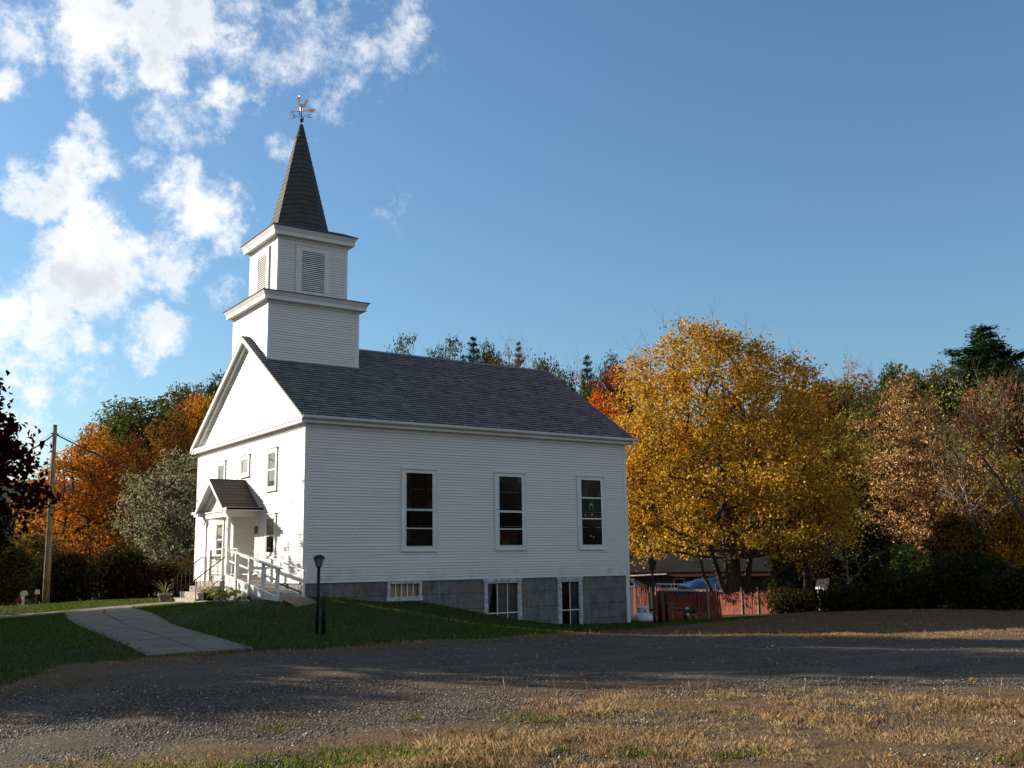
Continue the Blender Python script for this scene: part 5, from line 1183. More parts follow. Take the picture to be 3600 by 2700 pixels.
def build_back_shed():
    # small blue-roofed lean-to glimpsed at the church's rear corner
    p = at(2212, 58.5); x, y = p.x, p.y; z = g1(x, y); t = thing('blue_canopy', 'dark blue sloping canopy peeking out behind the church corner', 'canopy', (x, y, z))
    zt = at(2212, 58.5, 1995).z; zl = at(2212, 58.5, 2062).z; e = Vector((math.cos(YAW), -math.sin(YAW), 0)); f = Vector((math.sin(YAW), math.cos(YAW), 0)); P = Vector((x, y, 0))
    m = MB(); v = [P-e*1.0+Vector((0, 0, zt+.6)), P+e*.62+Vector((0, 0, zl)), P+e*.62+f*2+Vector((0, 0, zl)), P-e*1.0+f*2+Vector((0, 0, zt+.6))]; m.add(v+[a-Vector((0, 0, .05)) for a in v], [(0, 1, 2, 3), (7, 6, 5, 4), (0, 4, 5, 1), (1, 5, 6, 2), (2, 6, 7, 3), (3, 7, 4, 0)]); m.build('cover', mat('navy_canvas', (.02, .035, .09), .7), t)
    m = MB()
    for a in (P+e*.55, P+e*.55+f*1.9, P-e*.9, P-e*.9+f*1.9): m.tube([a+Vector((0, 0, z-.1)), a+Vector((0, 0, zl+(.0 if a == P+e*.55 else .0)))], .03, 6)
    m.build('pole', M_ALU, t)
    q = at(2219, 57.0); x, y = q.x, q.y; z = g1(x, y); zb = at(2219, 57.0, 2084).z; zt = at(2219, 57, 2068).z; t = thing('white_bin', 'white lidded bin standing behind the church corner above the fence', 'bin', (x, y, z))
    m = MB(); P = Vector((x, y, 0)); lo = [P+e*a+f*b+Vector((0, 0, z)) for a, b in ((-.35, 0), (.08, 0), (.08, .4), (-.35, .4))]; hi = [P+e*a+f*b+Vector((0, 0, zt)) for a, b in ((-.4, -.03), (.13, -.03), (.13, .43), (-.4, .43))]; m.add(lo+hi, [(3, 2, 1, 0), (0, 1, 5, 4), (1, 2, 6, 5), (2, 3, 7, 6), (3, 0, 4, 7), (4, 5, 6, 7)]); m.build('body', M_TRIM, t)
    m = MB(); hi = [P+e*a+f*b+Vector((0, 0, zt+.02)) for a, b in ((-.45, -.06), (.19, -.06), (.19, .46), (-.45, .46))]; m.add(hi+[a+Vector((0, 0, .07)) for a in hi], [(3, 2, 1, 0), (0, 1, 5, 4), (1, 2, 6, 5), (2, 3, 7, 6), (3, 0, 4, 7), (4, 5, 6, 7)]); m.build('lid', M_TRIM, t)
build_back_shed()
def build_picnic_table():
    p = at(2778, 66, 2078); x, y = p.x, p.y; z = g1(x, y); zt = p.z; z = zt-.05
    e = Vector((math.cos(YAW+.25), -math.sin(YAW+.25), 0)); f = Vector((e.y*-1, e.x, 0)); P = Vector((x, y, g1(x, y))); t = thing('picnic_table', 'dark wooden picnic table on the grass beyond the red fence', 'picnic table', P)
    m = MB()
    for i in range(5): a = P+f*(-.32+.16*i); m.bar(a-e*.75+Vector((0, 0, .75)), a+e*.75+Vector((0, 0, .75)), .14, .04)
    m.build('table_top', M_BLACK, t)
    for s in (-1, 1):
        m = MB(); 
        for k in (0, 1): a = P+f*(s*(.62+.15*k)); m.bar(a-e*.75+Vector((0, 0, .45)), a+e*.75+Vector((0, 0, .45)), .13, .04)
        m.build('bench', M_BLACK, t)
        for k in (-1, 1):
            m = MB(); c = P+e*(.55*k); m.bar(c+f*(s*.3)+Vector((0, 0, .73)), c+f*(s*-.1+s*.75)+Vector((0, 0, -.02)), .05, .09); m.build('leg', M_BLACK, t)
    m = MB()
    for k in (-1, 1): c = P+e*(.55*k); m.bar(c-f*.8+Vector((0, 0, .41)), c+f*.8+Vector((0, 0, .41)), .04, .09)
    m.build('cross_beam', M_BLACK, t)
build_picnic_table()
def build_board():
    f = Vector((math.sin(YAW), math.cos(YAW), 0))
    q = at(2890, 53.2, 2090); zg = g1(q.x, q.y)
    t = thing('white_board', 'small white board on a leg, painted with dark leaf-shadow blotches, before the right bushes', 'board', (q.x, q.y, zg))
    m_, t_, out = new_mat('leaf_shadow_white_paint'); tc = t_.node('ShaderNodeTexCoord').outputs['Object']
    n1 = t_.noise(tc, 12, 3, .6); c = t_.mix(t_.ramp(n1, .53, .56), (.82, .80, .77), (.05, .045, .035)); b = t_.node('ShaderNodeBsdfPrincipled'); t_.l.new(c, b.inputs[0]); b.inputs['Roughness'].default_value = .6; t_.l.new(b.outputs[0], out.inputs[0])  # maple leaf shadows painted into the white colour as dark blotches
    def Q(px, py, dn=0): w = at(px, 53.2-(px-2890)*.024, py); return Vector((w.x, w.y, w.z))+f*dn
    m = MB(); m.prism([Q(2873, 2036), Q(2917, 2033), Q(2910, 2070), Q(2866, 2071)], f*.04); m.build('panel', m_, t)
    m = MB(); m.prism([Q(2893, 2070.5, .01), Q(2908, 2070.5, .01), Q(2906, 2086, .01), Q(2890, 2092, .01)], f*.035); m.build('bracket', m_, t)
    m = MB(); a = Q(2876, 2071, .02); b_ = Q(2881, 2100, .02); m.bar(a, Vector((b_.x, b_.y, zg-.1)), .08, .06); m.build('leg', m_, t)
build_board()

# ------------------------------------------------------------------ utility pole, wires, mailboxes, blue house
def build_pole():
    D = 52; a, b = at(160, D, 2130), at(194, D, 1496); zg = g1(a.x, a.y); a = Vector((a.x, a.y, zg-.3))
    t = thing('utility_pole', 'bare wooden utility pole leaning slightly beside the orange maple', 'utility pole', (a.x, a.y, zg))
    m = MB(); m.tube([a, a.lerp(b, .25), a.lerp(b, .6), b], [.16, .15, .118, .088], 14); m.tube([b-Vector((0, 0, .03)), b+Vector((0, 0, .03))], .092, 14)
    m.build('pole_shaft', bark_mat('weathered_pole_wood', (.16, .095, .05), (.33, .25, .17)), t, True)
    m = MB(); h = a.lerp(b, .955); m.tube([h+Vector((-.17, -.1, 0)), h+Vector((.17, .1, 0))], .03, 8); m.build('wire_bracket', M_IRON, t)
    M_W = M_IRON; e = _r0
    def wire(p, q, sag, r, label):
        n = 16; pts = [p.lerp(q, i/n)-Vector((0, 0, sag*4*(i/n)*(1-i/n))) for i in range(n+1)]; mm = MB(); mm.tube(pts, r, 5); tag(shift(mm.build('overhead_wire', M_W), p), label, 'wire', 'wires on the utility pole')
    wire(h, at(-260, 46, 1700), .5, .034, 'thick black wire running left from the top of the pole')
    wire(h+Vector((0, 0, .12)), at(-260, 46, 1640), .5, .008, 'thin wire just above the thick one, left of the pole')
    wire(h, at(950, 80, 1840), .35, .034, 'thick black wire sloping down right across the orange maple')
    wire(h+Vector((0, 0, .1)), at(950, 80, 1800), .4, .008, 'thin wire just above the thick one, right of the pole')
    h2 = a.lerp(b, .70); wire(h2, at(-260, 46, 1810), .4, .012, 'lower thin wire running left from the middle of the pole'); wire(h2, at(950, 80, 1900), .4, .014, 'lower wire sloping right in front of the silvery tree')
build_pole()
def build_mailboxes():
    e = Vector((math.cos(YAW), -math.sin(YAW), 0)); f = Vector((math.sin(YAW), math.cos(YAW), 0)); D = 52.5; WHT = mat('white_mailbox_enamel', (.72, .71, .70), .4, var=.1)
    q = at(82, D); zb = at(82, D, 2093).z; zt = at(82, D, 2077).z; zg = g1(q.x, q.y); P = Vector((q.x, q.y, 0)); t = thing('mailbox', 'round-topped white mailbox on a post with a dark red newspaper holder', 'mailbox', (q.x, q.y, zg))
    r = .135; h = zt-zb; prof = [(-r, 0), (r, 0), (r, h-r)]+[(r*math.cos(R_(a)), h-r+r*math.sin(R_(a))) for a in range(15, 180, 15)]+[(-r, h-r)]
    ax = (f*-1+e*.35).normalized(); sx = Vector((-ax.y, ax.x, 0)); m = MB(); m.prism([P+sx*u+Vector((0, 0, zb+v))+ax*.05 for u, v in prof], -ax*.48); m.build('box', WHT, t)
    m = MB(); m.prism([P+sx*u*1.04+Vector((0, 0, zb+v*1.02))+ax*.075 for u, v in prof], -ax*.022); m.build('door', WHT, t)
    m = MB(); m.box(P.x-.05, P.x+.05, P.y-.05, P.y+.05, zg-.1, zb-.01); m.bar(P+ax*.05+Vector((0, 0, zb-.02)), P-ax*.4+Vector((0, 0, zb-.02)), .2, .04); m.build('post', WHT, t)
    m = MB(); c = P+sx*-.2+Vector((0, 0, zb-.2)); m.prism([c+sx*(.12*math.cos(R_(a)))+Vector((0, 0, .12*math.sin(R_(a)))) for a in range(0, 360, 30)], -ax*.4); m.build('newspaper_tube', mat('dark_red_plastic', (.20, .03, .025), .4), t)
    m = MB(); m.prism([P+sx*.14+Vector((0, 0, zg-.05)), P+sx*.36+Vector((0, 0, zg-.05)), P+sx*.32+Vector((0, 0, zb-.25)), P+sx*.16+Vector((0, 0, zb-.1))], ax*.05); m.build('side_board', mat('grey_board', (.12, .12, .12), .8), t)
    q = at(129, D+.5); zb = at(129, D+.5, 2089).z; zt = at(129, D+.5, 2074).z; zg = g1(q.x, q.y); P = Vector((q.x, q.y, 0)); t = thing('mailbox', 'small square white mailbox on a thin dark stake', 'mailbox', (q.x, q.y, zg))
    m = MB(); m.prism([P+sx*u+Vector((0, 0, zb+v)) for u, v in ((-.09, 0), (.09, 0), (.09, zt-zb-.04), (.07, zt-zb), (-.07, zt-zb), (-.09, zt-zb-.04))], -ax*.3); m.build('box', WHT, t)
    m = MB(); m.tube([(P.x, P.y, zg-.1), (P.x, P.y, zb)], .022, 6); m.build('stake', M_BLACK, t)
build_mailboxes()
def build_blue_house():
    A, B = at(470, 82), at(622, 82); d = Vector((B.x-A.x, B.y-A.y, 0)); Ln = d.length; d.normalize(); n = Vector((-d.y, d.x, 0)); FH = Fr(Vector((A.x, A.y, 0)), d, -n); z0 = g1(A.x, A.y)-.6
    t = thing('blue_house', 'pale blue house glimpsed through foliage left of the church', 'house', (A.x, A.y, z0)); BL = mat('pale_blue_siding', (.42, .50, .62), .7, var=.08)
    zt = at(545, 82, 1935).z; zt2 = at(545, 82, 1860).z; zr = at(622, 82, 1941).z
    m = MB(); FH.box(m, 0, Ln*.52, z0, zt2, -6, 0); FH.box(m, Ln*.52, Ln, z0, zr-.05, -5, -.02); m.build('wall', BL, t)
    m = MB(); v = [FH.p(Ln*.5, zt+.05, .25), FH.p(Ln+.3, zr, .25), FH.p(Ln+.3, zr, -5.2), FH.p(Ln*.5, zt+.05, -5.2)]; m.add(v+[a+Vector((0, 0, .08)) for a in v], [(0, 3, 2, 1), (4, 5, 6, 7), (0, 1, 5, 4), (1, 2, 6, 5), (2, 3, 7, 6), (3, 0, 4, 7)])
    c = FH.p(Ln*.26, zt2+1.2, .3); m.prism([FH.p(-.3, zt2-.05, .3), FH.p(Ln*.52+.2, zt2-.05, .3), c], n*6.6); m.build('roof', mat('dark_roof', (.05, .055, .06), .8), t)
    m = MB(); FH.box(m, Ln*.53, Ln*.66, zt-.3, zt2+.2, -2.2, -1.6); m.build('chimney', mat('dark_brick', (.12, .05, .04), .9), t)
    for u0, u1 in ((Ln*.24, Ln*.44), (Ln*.68, Ln*.86)):
        m = MB(); FH.frame(m, u0, u1, zt-1.15, zt-.4, .07, -.02, .04); FH.box(m, u0+.07, u1-.07, zt-.81, zt-.75, -.02, .04); w = m.build('window', M_TRIM, t); m = MB(); FH.quad(m, u0+.05, u1-.05, zt-1.1, zt-.45, .012); m.build('pane', GK, w)
build_blue_house()

# ------------------------------------------------------------------ trees
def crown_profile(kind, t):
    if kind == 'round': return np.sqrt(np.clip(1-(2*t-1)**2, 0, 1))**.8
    if kind == 'egg': return np.clip(np.sin(np.pi*np.clip(t, 0, 1)**.72), 0, 1)**.7
    if kind == 'top': return np.clip(np.sin(np.pi*np.clip(t, 0, 1)**1.35), 0, 1)**.7
    if kind == 'oval': return np.clip(np.sin(np.pi*t), 0, 1)**.55
    if kind == 'dome': return np.interp(t, [0, .05, .15, .45, .7, .85, .93, 1], [.78, .92, 1, 1, .9, .77, .62, .3])
    if kind == 'cone': return np.clip(1-t, 0, 1)**.85*.97+.03
    return np.ones_like(t)
def skeleton(mb, clumps, height, base, trunk_r, rng, lean=(0, 0), sides=6, attach=.75, wander=.06, min_r=.012, forks=None):
    """trunk plus limbs grown greedily to every clump; limb radius by how much it carries"""
    nodes = [np.array([0., 0., -.3])]; par = [-1]; nT = 7; top = base+(height-base)*.62
    for i in range(1, nT+1):
        z = top*i/nT; s = (i/nT)**1.5
        nodes.append(np.array([lean[0]*s+rng.normal(0, wander)*.5, lean[1]*s+rng.normal(0, wander)*.5, z])); par.append(i-1)
    trunk_n = len(nodes); order = np.argsort(np.hypot(clumps[:, 0]-lean[0]*.5, clumps[:, 1]-lean[1]*.5)+.35*np.abs(clumps[:, 2]-top*.7)); ends = []
    for ci in order:
        c = clumps[ci]; N = np.array(nodes); d = np.linalg.norm(N-c, axis=1)
        pen = d+np.where(N[:, 2] > c[2]-.12*np.hypot(c[0]-N[:, 0], c[1]-N[:, 1]), 2.5, 0)+np.where(N[:, 2] < base*attach, 6, 0)
        j = int(np.argmin(pen)); p = nodes[j]; L = np.linalg.norm(c-p); k = max(1, int(L/ (height*.06)))
        prev = j
        for s in range(1, k+1):
            f = s/k; q = p+(c-p)*f; q = q+np.array([0, 0, 1])*(-.10*L*math.sin(math.pi*f)*.6)+rng.normal(0, wander*.5, 3)*(f < 1)
            nodes.append(q); par.append(prev); prev = len(nodes)-1
        ends.append(prev)
    n = len(nodes); w = np.zeros(n)
    for e in ends: w[e] += 1
    for i in range(n-1, 0, -1):
        w[par[i]] += w[i]
    w = np.maximum(w, .6); tot = w[0]; r = np.maximum(min_r, trunk_r*(w/tot)**.48)
    kids = {}
    for i in range(1, n): kids.setdefault(par[i], []).append(i)
    stack = [0]; done = []
    while stack:
        s = stack.pop(); first = True
        for k in sorted(kids.get(s, []), key=lambda q: -w[q]):
            chain = [s, k]; cur = k
            while kids.get(cur):
                ks = sorted(kids[cur], key=lambda q: -w[q]); nx = ks[0]
                stack_add = ks[1:]
                if stack_add: done.append((cur, stack_add))
                chain.append(nx); cur = nx
            pts = [nodes[i] for i in chain]; rr = [r[i] for i in chain]
            if s != 0 or not first: rr[0] = min(r[s], rr[1]*1.15)
            else: rr[0] = trunk_r*1.45; rr[1] = trunk_r*1.08
            mb.tube(pts, rr, sides if rr[1] > .06 else 4, cap=False); first = False
        while done:
            cur, ks = done.pop()
            for k in ks:
                chain = [cur, k]; c2 = k
                while kids.get(c2):
                    q = sorted(kids[c2], key=lambda z: -w[z])
                    if q[1:]: done.append((c2, q[1:]))
                    chain.append(q[0]); c2 = q[0]
                pts = [nodes[i] for i in chain]; rr = [r[i] for i in chain]; rr[0] = rr[1]*1.1
                mb.tube(pts, rr, sides if rr[0] > .06 else 4, cap=False)
def make_tree_data(name, seed, height, base, rad, kind='egg', K=90, per=60, leaf=.3, aspect=.6, cr=.9, trunk_r=.2, lean=(0, 0), flat=.75, lobes=.18, fill=.55, droop=0.0, twigs=0, bark=None, leafm=None, outward=.7, keep=1.0, squash=1.0, attach=.75, extra=None):
    """returns (trunk mesh, crown mesh) at the origin, for a tree of the given real size"""
    rng = np.random.RandomState(seed); ph = rng.rand(4)*6.283; C = []
    while len(C) < K:
        t = rng.rand(K*3); u = rng.rand(K*3)**fill; a = rng.rand(K*3)*6.283
        R = crown_profile(kind, t); ok = rng.rand(K*3) < (.12+.88*R)
        lob = 1+lobes*np.sin(3*a+ph[0]+4*t)+lobes*.7*np.sin(5*a+ph[1]-7*t)+lobes*.5*np.sin(2*a+ph[2]+11*t)
        rr = rad*R*u*lob; z = base+(height-base)*(.03+.95*t)*(1+.05*np.sin(2*a+ph[3]))-droop*rr**1.5*.1
        P = np.stack([rr*np.cos(a)+lean[0]*t, rr*np.sin(a)*squash+lean[1]*t, z], 1)[ok]
        C += list(P[:K-len(C)])
    C = np.array(C); mb = MB(); skeleton(mb, C, height, base, trunk_r, rng, lean, 8 if trunk_r > .3 else 6, attach)
    if extra: extra(mb)
    if twigs:
        for i in range(twigs):
            c = C[rng.randint(len(C))]; d = c-np.array([lean[0]*.5, lean[1]*.5, base+(height-base)*.35]); d /= np.linalg.norm(d); d = d+rng.normal(0, .35, 3); d[2] += .35; d /= np.linalg.norm(d); l = cr*(.8+1.2*rng.rand())
            q = c+d*l*.55+rng.normal(0, .06, 3); mb.tube([c, q, c+d*l+rng.normal(0, .1, 3)], [.012, .008, .004], 3, cap=False)
            for _ in range(2): e = d+rng.normal(0, .5, 3); mb.tube([q, q+e*l*.4], [.006, .003], 3, cap=False)
    me_t = mb.build(name+'_trunk_src', bark or M_BARK, None, True)
    ctr = np.array([lean[0]*.5, lean[1]*.5, base+(height-base)*.45]); pts = []; nrm = []
    for c in C:
        if rng.rand() > keep: continue
        n = int(per*(.5+rng.rand())); s = cr*(.6+.7*rng.rand()); g = rng.normal(size=(n, 3)); g /= np.maximum(np.linalg.norm(g, axis=1, keepdims=True), .3)**.45
        g = g*np.array([s*.55, s*.55, s*.55*flat])
        if droop: g[:, 2] -= droop*np.abs(rng.normal(0, .5, n))
        pts.append(c+g); o = (c-ctr)/max(np.linalg.norm(c-ctr), .1); nrm.append(rng.normal(size=(n, 3))*.75+o*outward+np.array([0, 0, .35]))
    P = np.concatenate(pts); Nn = np.concatenate(nrm)
    me_c = leaves_mesh(name+'_crown_src', P, Nn, leaf, rng, leafm or M_LEAF, None, aspect, fold=.18)
    res = (me_t.data, me_c.data); bpy.data.objects.remove(me_t); bpy.data.objects.remove(me_c); return res
def place_tree(name, data, loc, label, cat, cols, rot=0, scale=1.0, group=None, sz=None):
    t = thing(name, label, cat, loc, group); t.rotation_euler = (0, 0, rot); t.scale = (scale, scale, sz or scale)
    a = bpy.data.objects.new('trunk', data[0]); b = bpy.data.objects.new('crown', data[1])
    for o in (a, b): COL.objects.link(o); o.parent = t
    tint(b, *cols); return t
def ground_at(px, D):
    p = at(px, D); return Vector((p.x, p.y, g1(p.x, p.y)))
def top_z(px, py, D): return at(px, D, py).z

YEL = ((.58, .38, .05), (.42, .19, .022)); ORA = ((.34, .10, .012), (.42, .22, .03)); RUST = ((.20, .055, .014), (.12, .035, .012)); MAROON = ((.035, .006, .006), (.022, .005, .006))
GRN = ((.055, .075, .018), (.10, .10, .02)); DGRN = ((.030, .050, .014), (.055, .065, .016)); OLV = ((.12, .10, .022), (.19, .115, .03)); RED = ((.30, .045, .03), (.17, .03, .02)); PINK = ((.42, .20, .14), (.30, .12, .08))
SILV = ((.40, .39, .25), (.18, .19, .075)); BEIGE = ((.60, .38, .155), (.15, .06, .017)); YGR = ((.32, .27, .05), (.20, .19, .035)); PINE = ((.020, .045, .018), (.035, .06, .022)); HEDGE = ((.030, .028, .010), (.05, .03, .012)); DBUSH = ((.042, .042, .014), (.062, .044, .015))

def build_near_trees():
    # the great yellow maple behind the church
    p = ground_at(2586, 55.5); zt = top_z(2550, 1185, 55.5); h = zt-p.z
    e, f = _r0, Vector((math.sin(YAW), math.cos(YAW), 0)); Z = Vector((0, 0, 1))
    def stems(mb):
        for (pts, r) in (([(-.1, 0, -.2), (-.45, 0, .45), (-1.1, .1, .95), (-1.55, .2, 1.9), (-1.75, .3, 3.1), (-1.9, .5, 5.0)], .13), ([(-.1, 0, -.2), (-.3, -.1, .7), (-.75, -.2, 1.6), (-1.15, -.3, 3.0), (-1.5, -.4, 5.5)], .21),
                         ([(.1, .1, -.2), (.35, .1, .8), (.75, .2, 1.9), (1.0, .3, 3.4), (1.2, .4, 6.0)], .22), ([(.1, 0, -.2), (.7, -.2, .95), (1.7, -.4, 1.75), (2.7, -.6, 2.4), (3.6, -.8, 3.3)], .15), ([(0, .2, -.2), (.05, .5, 1.0), (-.2, .9, 3.0), (-.3, 1.2, 6)], .2)):
            P = [e*a+f*b+Z*c for a, b, c in pts]; n = len(P); mb.tube(P, [r*(1.5 if i == 0 else 1-.6*i/n) for i in range(n)], 8, cap=False)
        mb.tube([(0, 0, -.4), (0, 0, .0), (0, 0, .5), (0, 0, 1.1)], [.75, .62, .48, .40], 12, cap=False)
    d = make_tree_data('maple', 21, h, 2.8, 6.85, 'dome', K=720, per=115, leaf=.15, aspect=.7, cr=.98, trunk_r=.40, lean=(-.7, .3), lobes=.10, fill=.42, twigs=200, outward=.5, attach=.3, extra=stems)
    place_tree('maple_tree', d, p, 'great round maple in full golden-yellow leaf behind the church', 'tree', YEL)
    # orange maple on the left
    p = ground_at(300, 74); h = top_z(290, 1515, 74)-p.z
    d = make_tree_data('orange_maple', 22, h, 1.0, 4.6, 'egg', K=230, per=80, leaf=.22, aspect=.65, cr=1.05, trunk_r=.3, lobes=.12, fill=.45, twigs=40, outward=.5)
    place_tree('maple_tree', d, p, 'bright orange maple turning yellow low down, behind the utility pole', 'tree', ((.50, .24, .03), (.42, .10, .012)))
    # silvery tree by the church's left edge
    p = ground_at(610, 66); h = top_z(600, 1600, 66)-p.z
    d = make_tree_data('silver_tree', 23, h, 1.6, 3.7, 'round', K=170, per=75, leaf=.19, aspect=.4, cr=.9, trunk_r=.24, lobes=.16, fill=.45, droop=.5, twigs=20)
    place_tree('silver_leaved_tree', d, p, 'silvery grey-green tree drooping beside the church front wall', 'tree', SILV)
    # dark red maple whose edge hangs into the picture on the left; its shade falls over walk and lot
    x, y = -11.7, 8.4; z = g1(x, y)
    d = make_tree_data('red_maple', 24, 9.8, 1.3, 4.1, 'egg', K=400, per=110, leaf=.27, aspect=.62, cr=1.2, trunk_r=.34, lobes=.12, fill=.5, outward=.3)
    place_tree('maple_tree', d, (x, y, z), 'near-black dark red maple cut off by the left edge of the picture', 'tree', MAROON)
build_near_trees()

def build_street_trees():
    # three street trees standing beside the dark red maple, just left of the view; the lot lies in their shade
    d = make_tree_data('street_tree', 31, 13.5, 3.2, 4.6, 'egg', K=260, per=70, leaf=.34, aspect=.7, cr=1.5, trunk_r=.34, lobes=.12, fill=.6)
    for (x, y, s, sz, rot, lab) in ((-15.2, 11.8, 1.12, 1.17, 1.2, 'tallest street maple rising behind the dark red maple'), (-17.2, 3.9, 1.06, 1.12, .4, 'tall dark street maple standing next to the dark red maple'), (-25.2, 2.4, 1.12, .82, 2.1, 'shorter street maple at the end of the row left of the lot')):
        place_tree('maple_tree', d, (x, y, g1(x, y)), lab, 'tree', RUST, rot, s, sz=sz)
build_street_trees()

def hill_tree_kinds():
    K = {}
    K['oak'] = make_tree_data('oak', 41, 12, 2.6, 4.2, 'top', K=106, per=96, leaf=0.29, aspect=.65, cr=1.5, trunk_r=.24, lobes=.25, fill=.55)
    K['oak2'] = make_tree_data('oak2', 42, 12, 3.4, 3.9, 'oval', K=93, per=96, leaf=0.29, aspect=.65, cr=1.45, trunk_r=.22, lobes=.3, fill=.5)
    K['airy'] = make_tree_data('airy', 43, 12, 4.5, 3.4, 'top', K=57, per=46, leaf=0.27, aspect=.6, cr=1.3, trunk_r=.18, lobes=.3, fill=.45, twigs=20)
    K['ball'] = make_tree_data('ball', 44, 10, 1.6, 4.0, 'round', K=150, per=93, leaf=0.24, aspect=.65, cr=1.25, trunk_r=.22, lobes=.12, fill=.45)
    K['bare'] = make_tree_data('bare', 45, 12, 3.0, 3.0, 'top', K=85, per=8, leaf=.30, aspect=.55, cr=1.2, trunk_r=.17, lobes=.2, fill=.5, twigs=110, bark=M_BARKL)
    # pines: whorled branches with flattened needle sprays
    for nm, seed, hh, rad, nl in (('pine', 46, 14, 2.5, 17), ('bigpine', 47, 17, 5.4, 20)):
        rng = np.random.RandomState(seed); mb = MB(); mb.tube([(0, 0, -.3), (.05, 0, hh*.5), (0, 0, hh)], [.26, .17, .02], 7, cap=False); pts = []; nr = []
        for i in range(nl):
            f = i/(nl-1); z = hh*(.16+.82*f); R = rad*(1-f)**(.75 if nm == 'pine' else 1.0)*(.7+.5*rng.rand())+.3; nb = 7 if f < .85 else 5
            for b in range(nb):
                a = 6.283*(b/nb)+rng.rand()*.9+i; L = R*(.65+.5*rng.rand()); up = (.12 if nm == 'pine' else .3)+.4*f+.25*rng.rand()
                e = np.array([math.cos(a), math.sin(a), up]); q = np.array([0, 0, z]); tip = q+e*L+np.array([0, 0, .10*L]); mb.tube([q, q+e*L*.6, tip], [.05*(1-f)+.015, .03*(1-f)+.01, .006], 4, cap=False)
                n = int((80 if nm == 'pine' else 190)*L/1.5)+10; s = .25+.75*rng.rand(n)**.7; g = rng.normal(size=(n, 3))*np.array([.24, .24, .11])*(1 if nm == 'pine' else 1.25)*(1.15-.5*s)[:, None]
                pts.append(q+(tip-q)*s[:, None]+g); nr.append(rng.normal(size=(n, 3))*.5+np.array([0, 0, 1]))
        o = mb.build('pine_src', M_BARK, None, True); c = leaves_mesh('needles_src', np.concatenate(pts), np.concatenate(nr), .34 if nm == 'pine' else .36, rng, M_NEED, None, .24, .1); K[nm] = (o.data, c.data); bpy.data.objects.remove(o); bpy.data.objects.remove(c)
    return K
HK = hill_tree_kinds()
_size = dict(oak=12, oak2=12, airy=12, ball=10, bare=12, pine=14, bigpine=17)
def hill(kind, px, pyt, D, wpx, label, cols, name=None, group='trees on the wooded hillside', rot=None, cat='tree'):
    """a tree on the slope: foot on the ground, top where it meets the sky; width sets how broad it grows"""
    p = ground_at(px, D); h = max(3.0, top_z(px, pyt, D)-p.z); nat = dict(oak=8.6, oak2=8.0, airy=7.2, ball=8.2, bare=6.6, pine=3.3, bigpine=7.0)[kind]
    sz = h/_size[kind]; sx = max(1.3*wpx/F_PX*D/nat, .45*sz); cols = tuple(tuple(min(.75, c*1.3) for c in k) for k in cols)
    return place_tree(name or dict(pine='pine_tree', bigpine='pine_tree', bare='bare_tree').get(kind, 'hillside_tree'), HK[kind], p, label, cat, cols, (px*.37) % 6.28 if rot is None else rot, sx, group, sz)
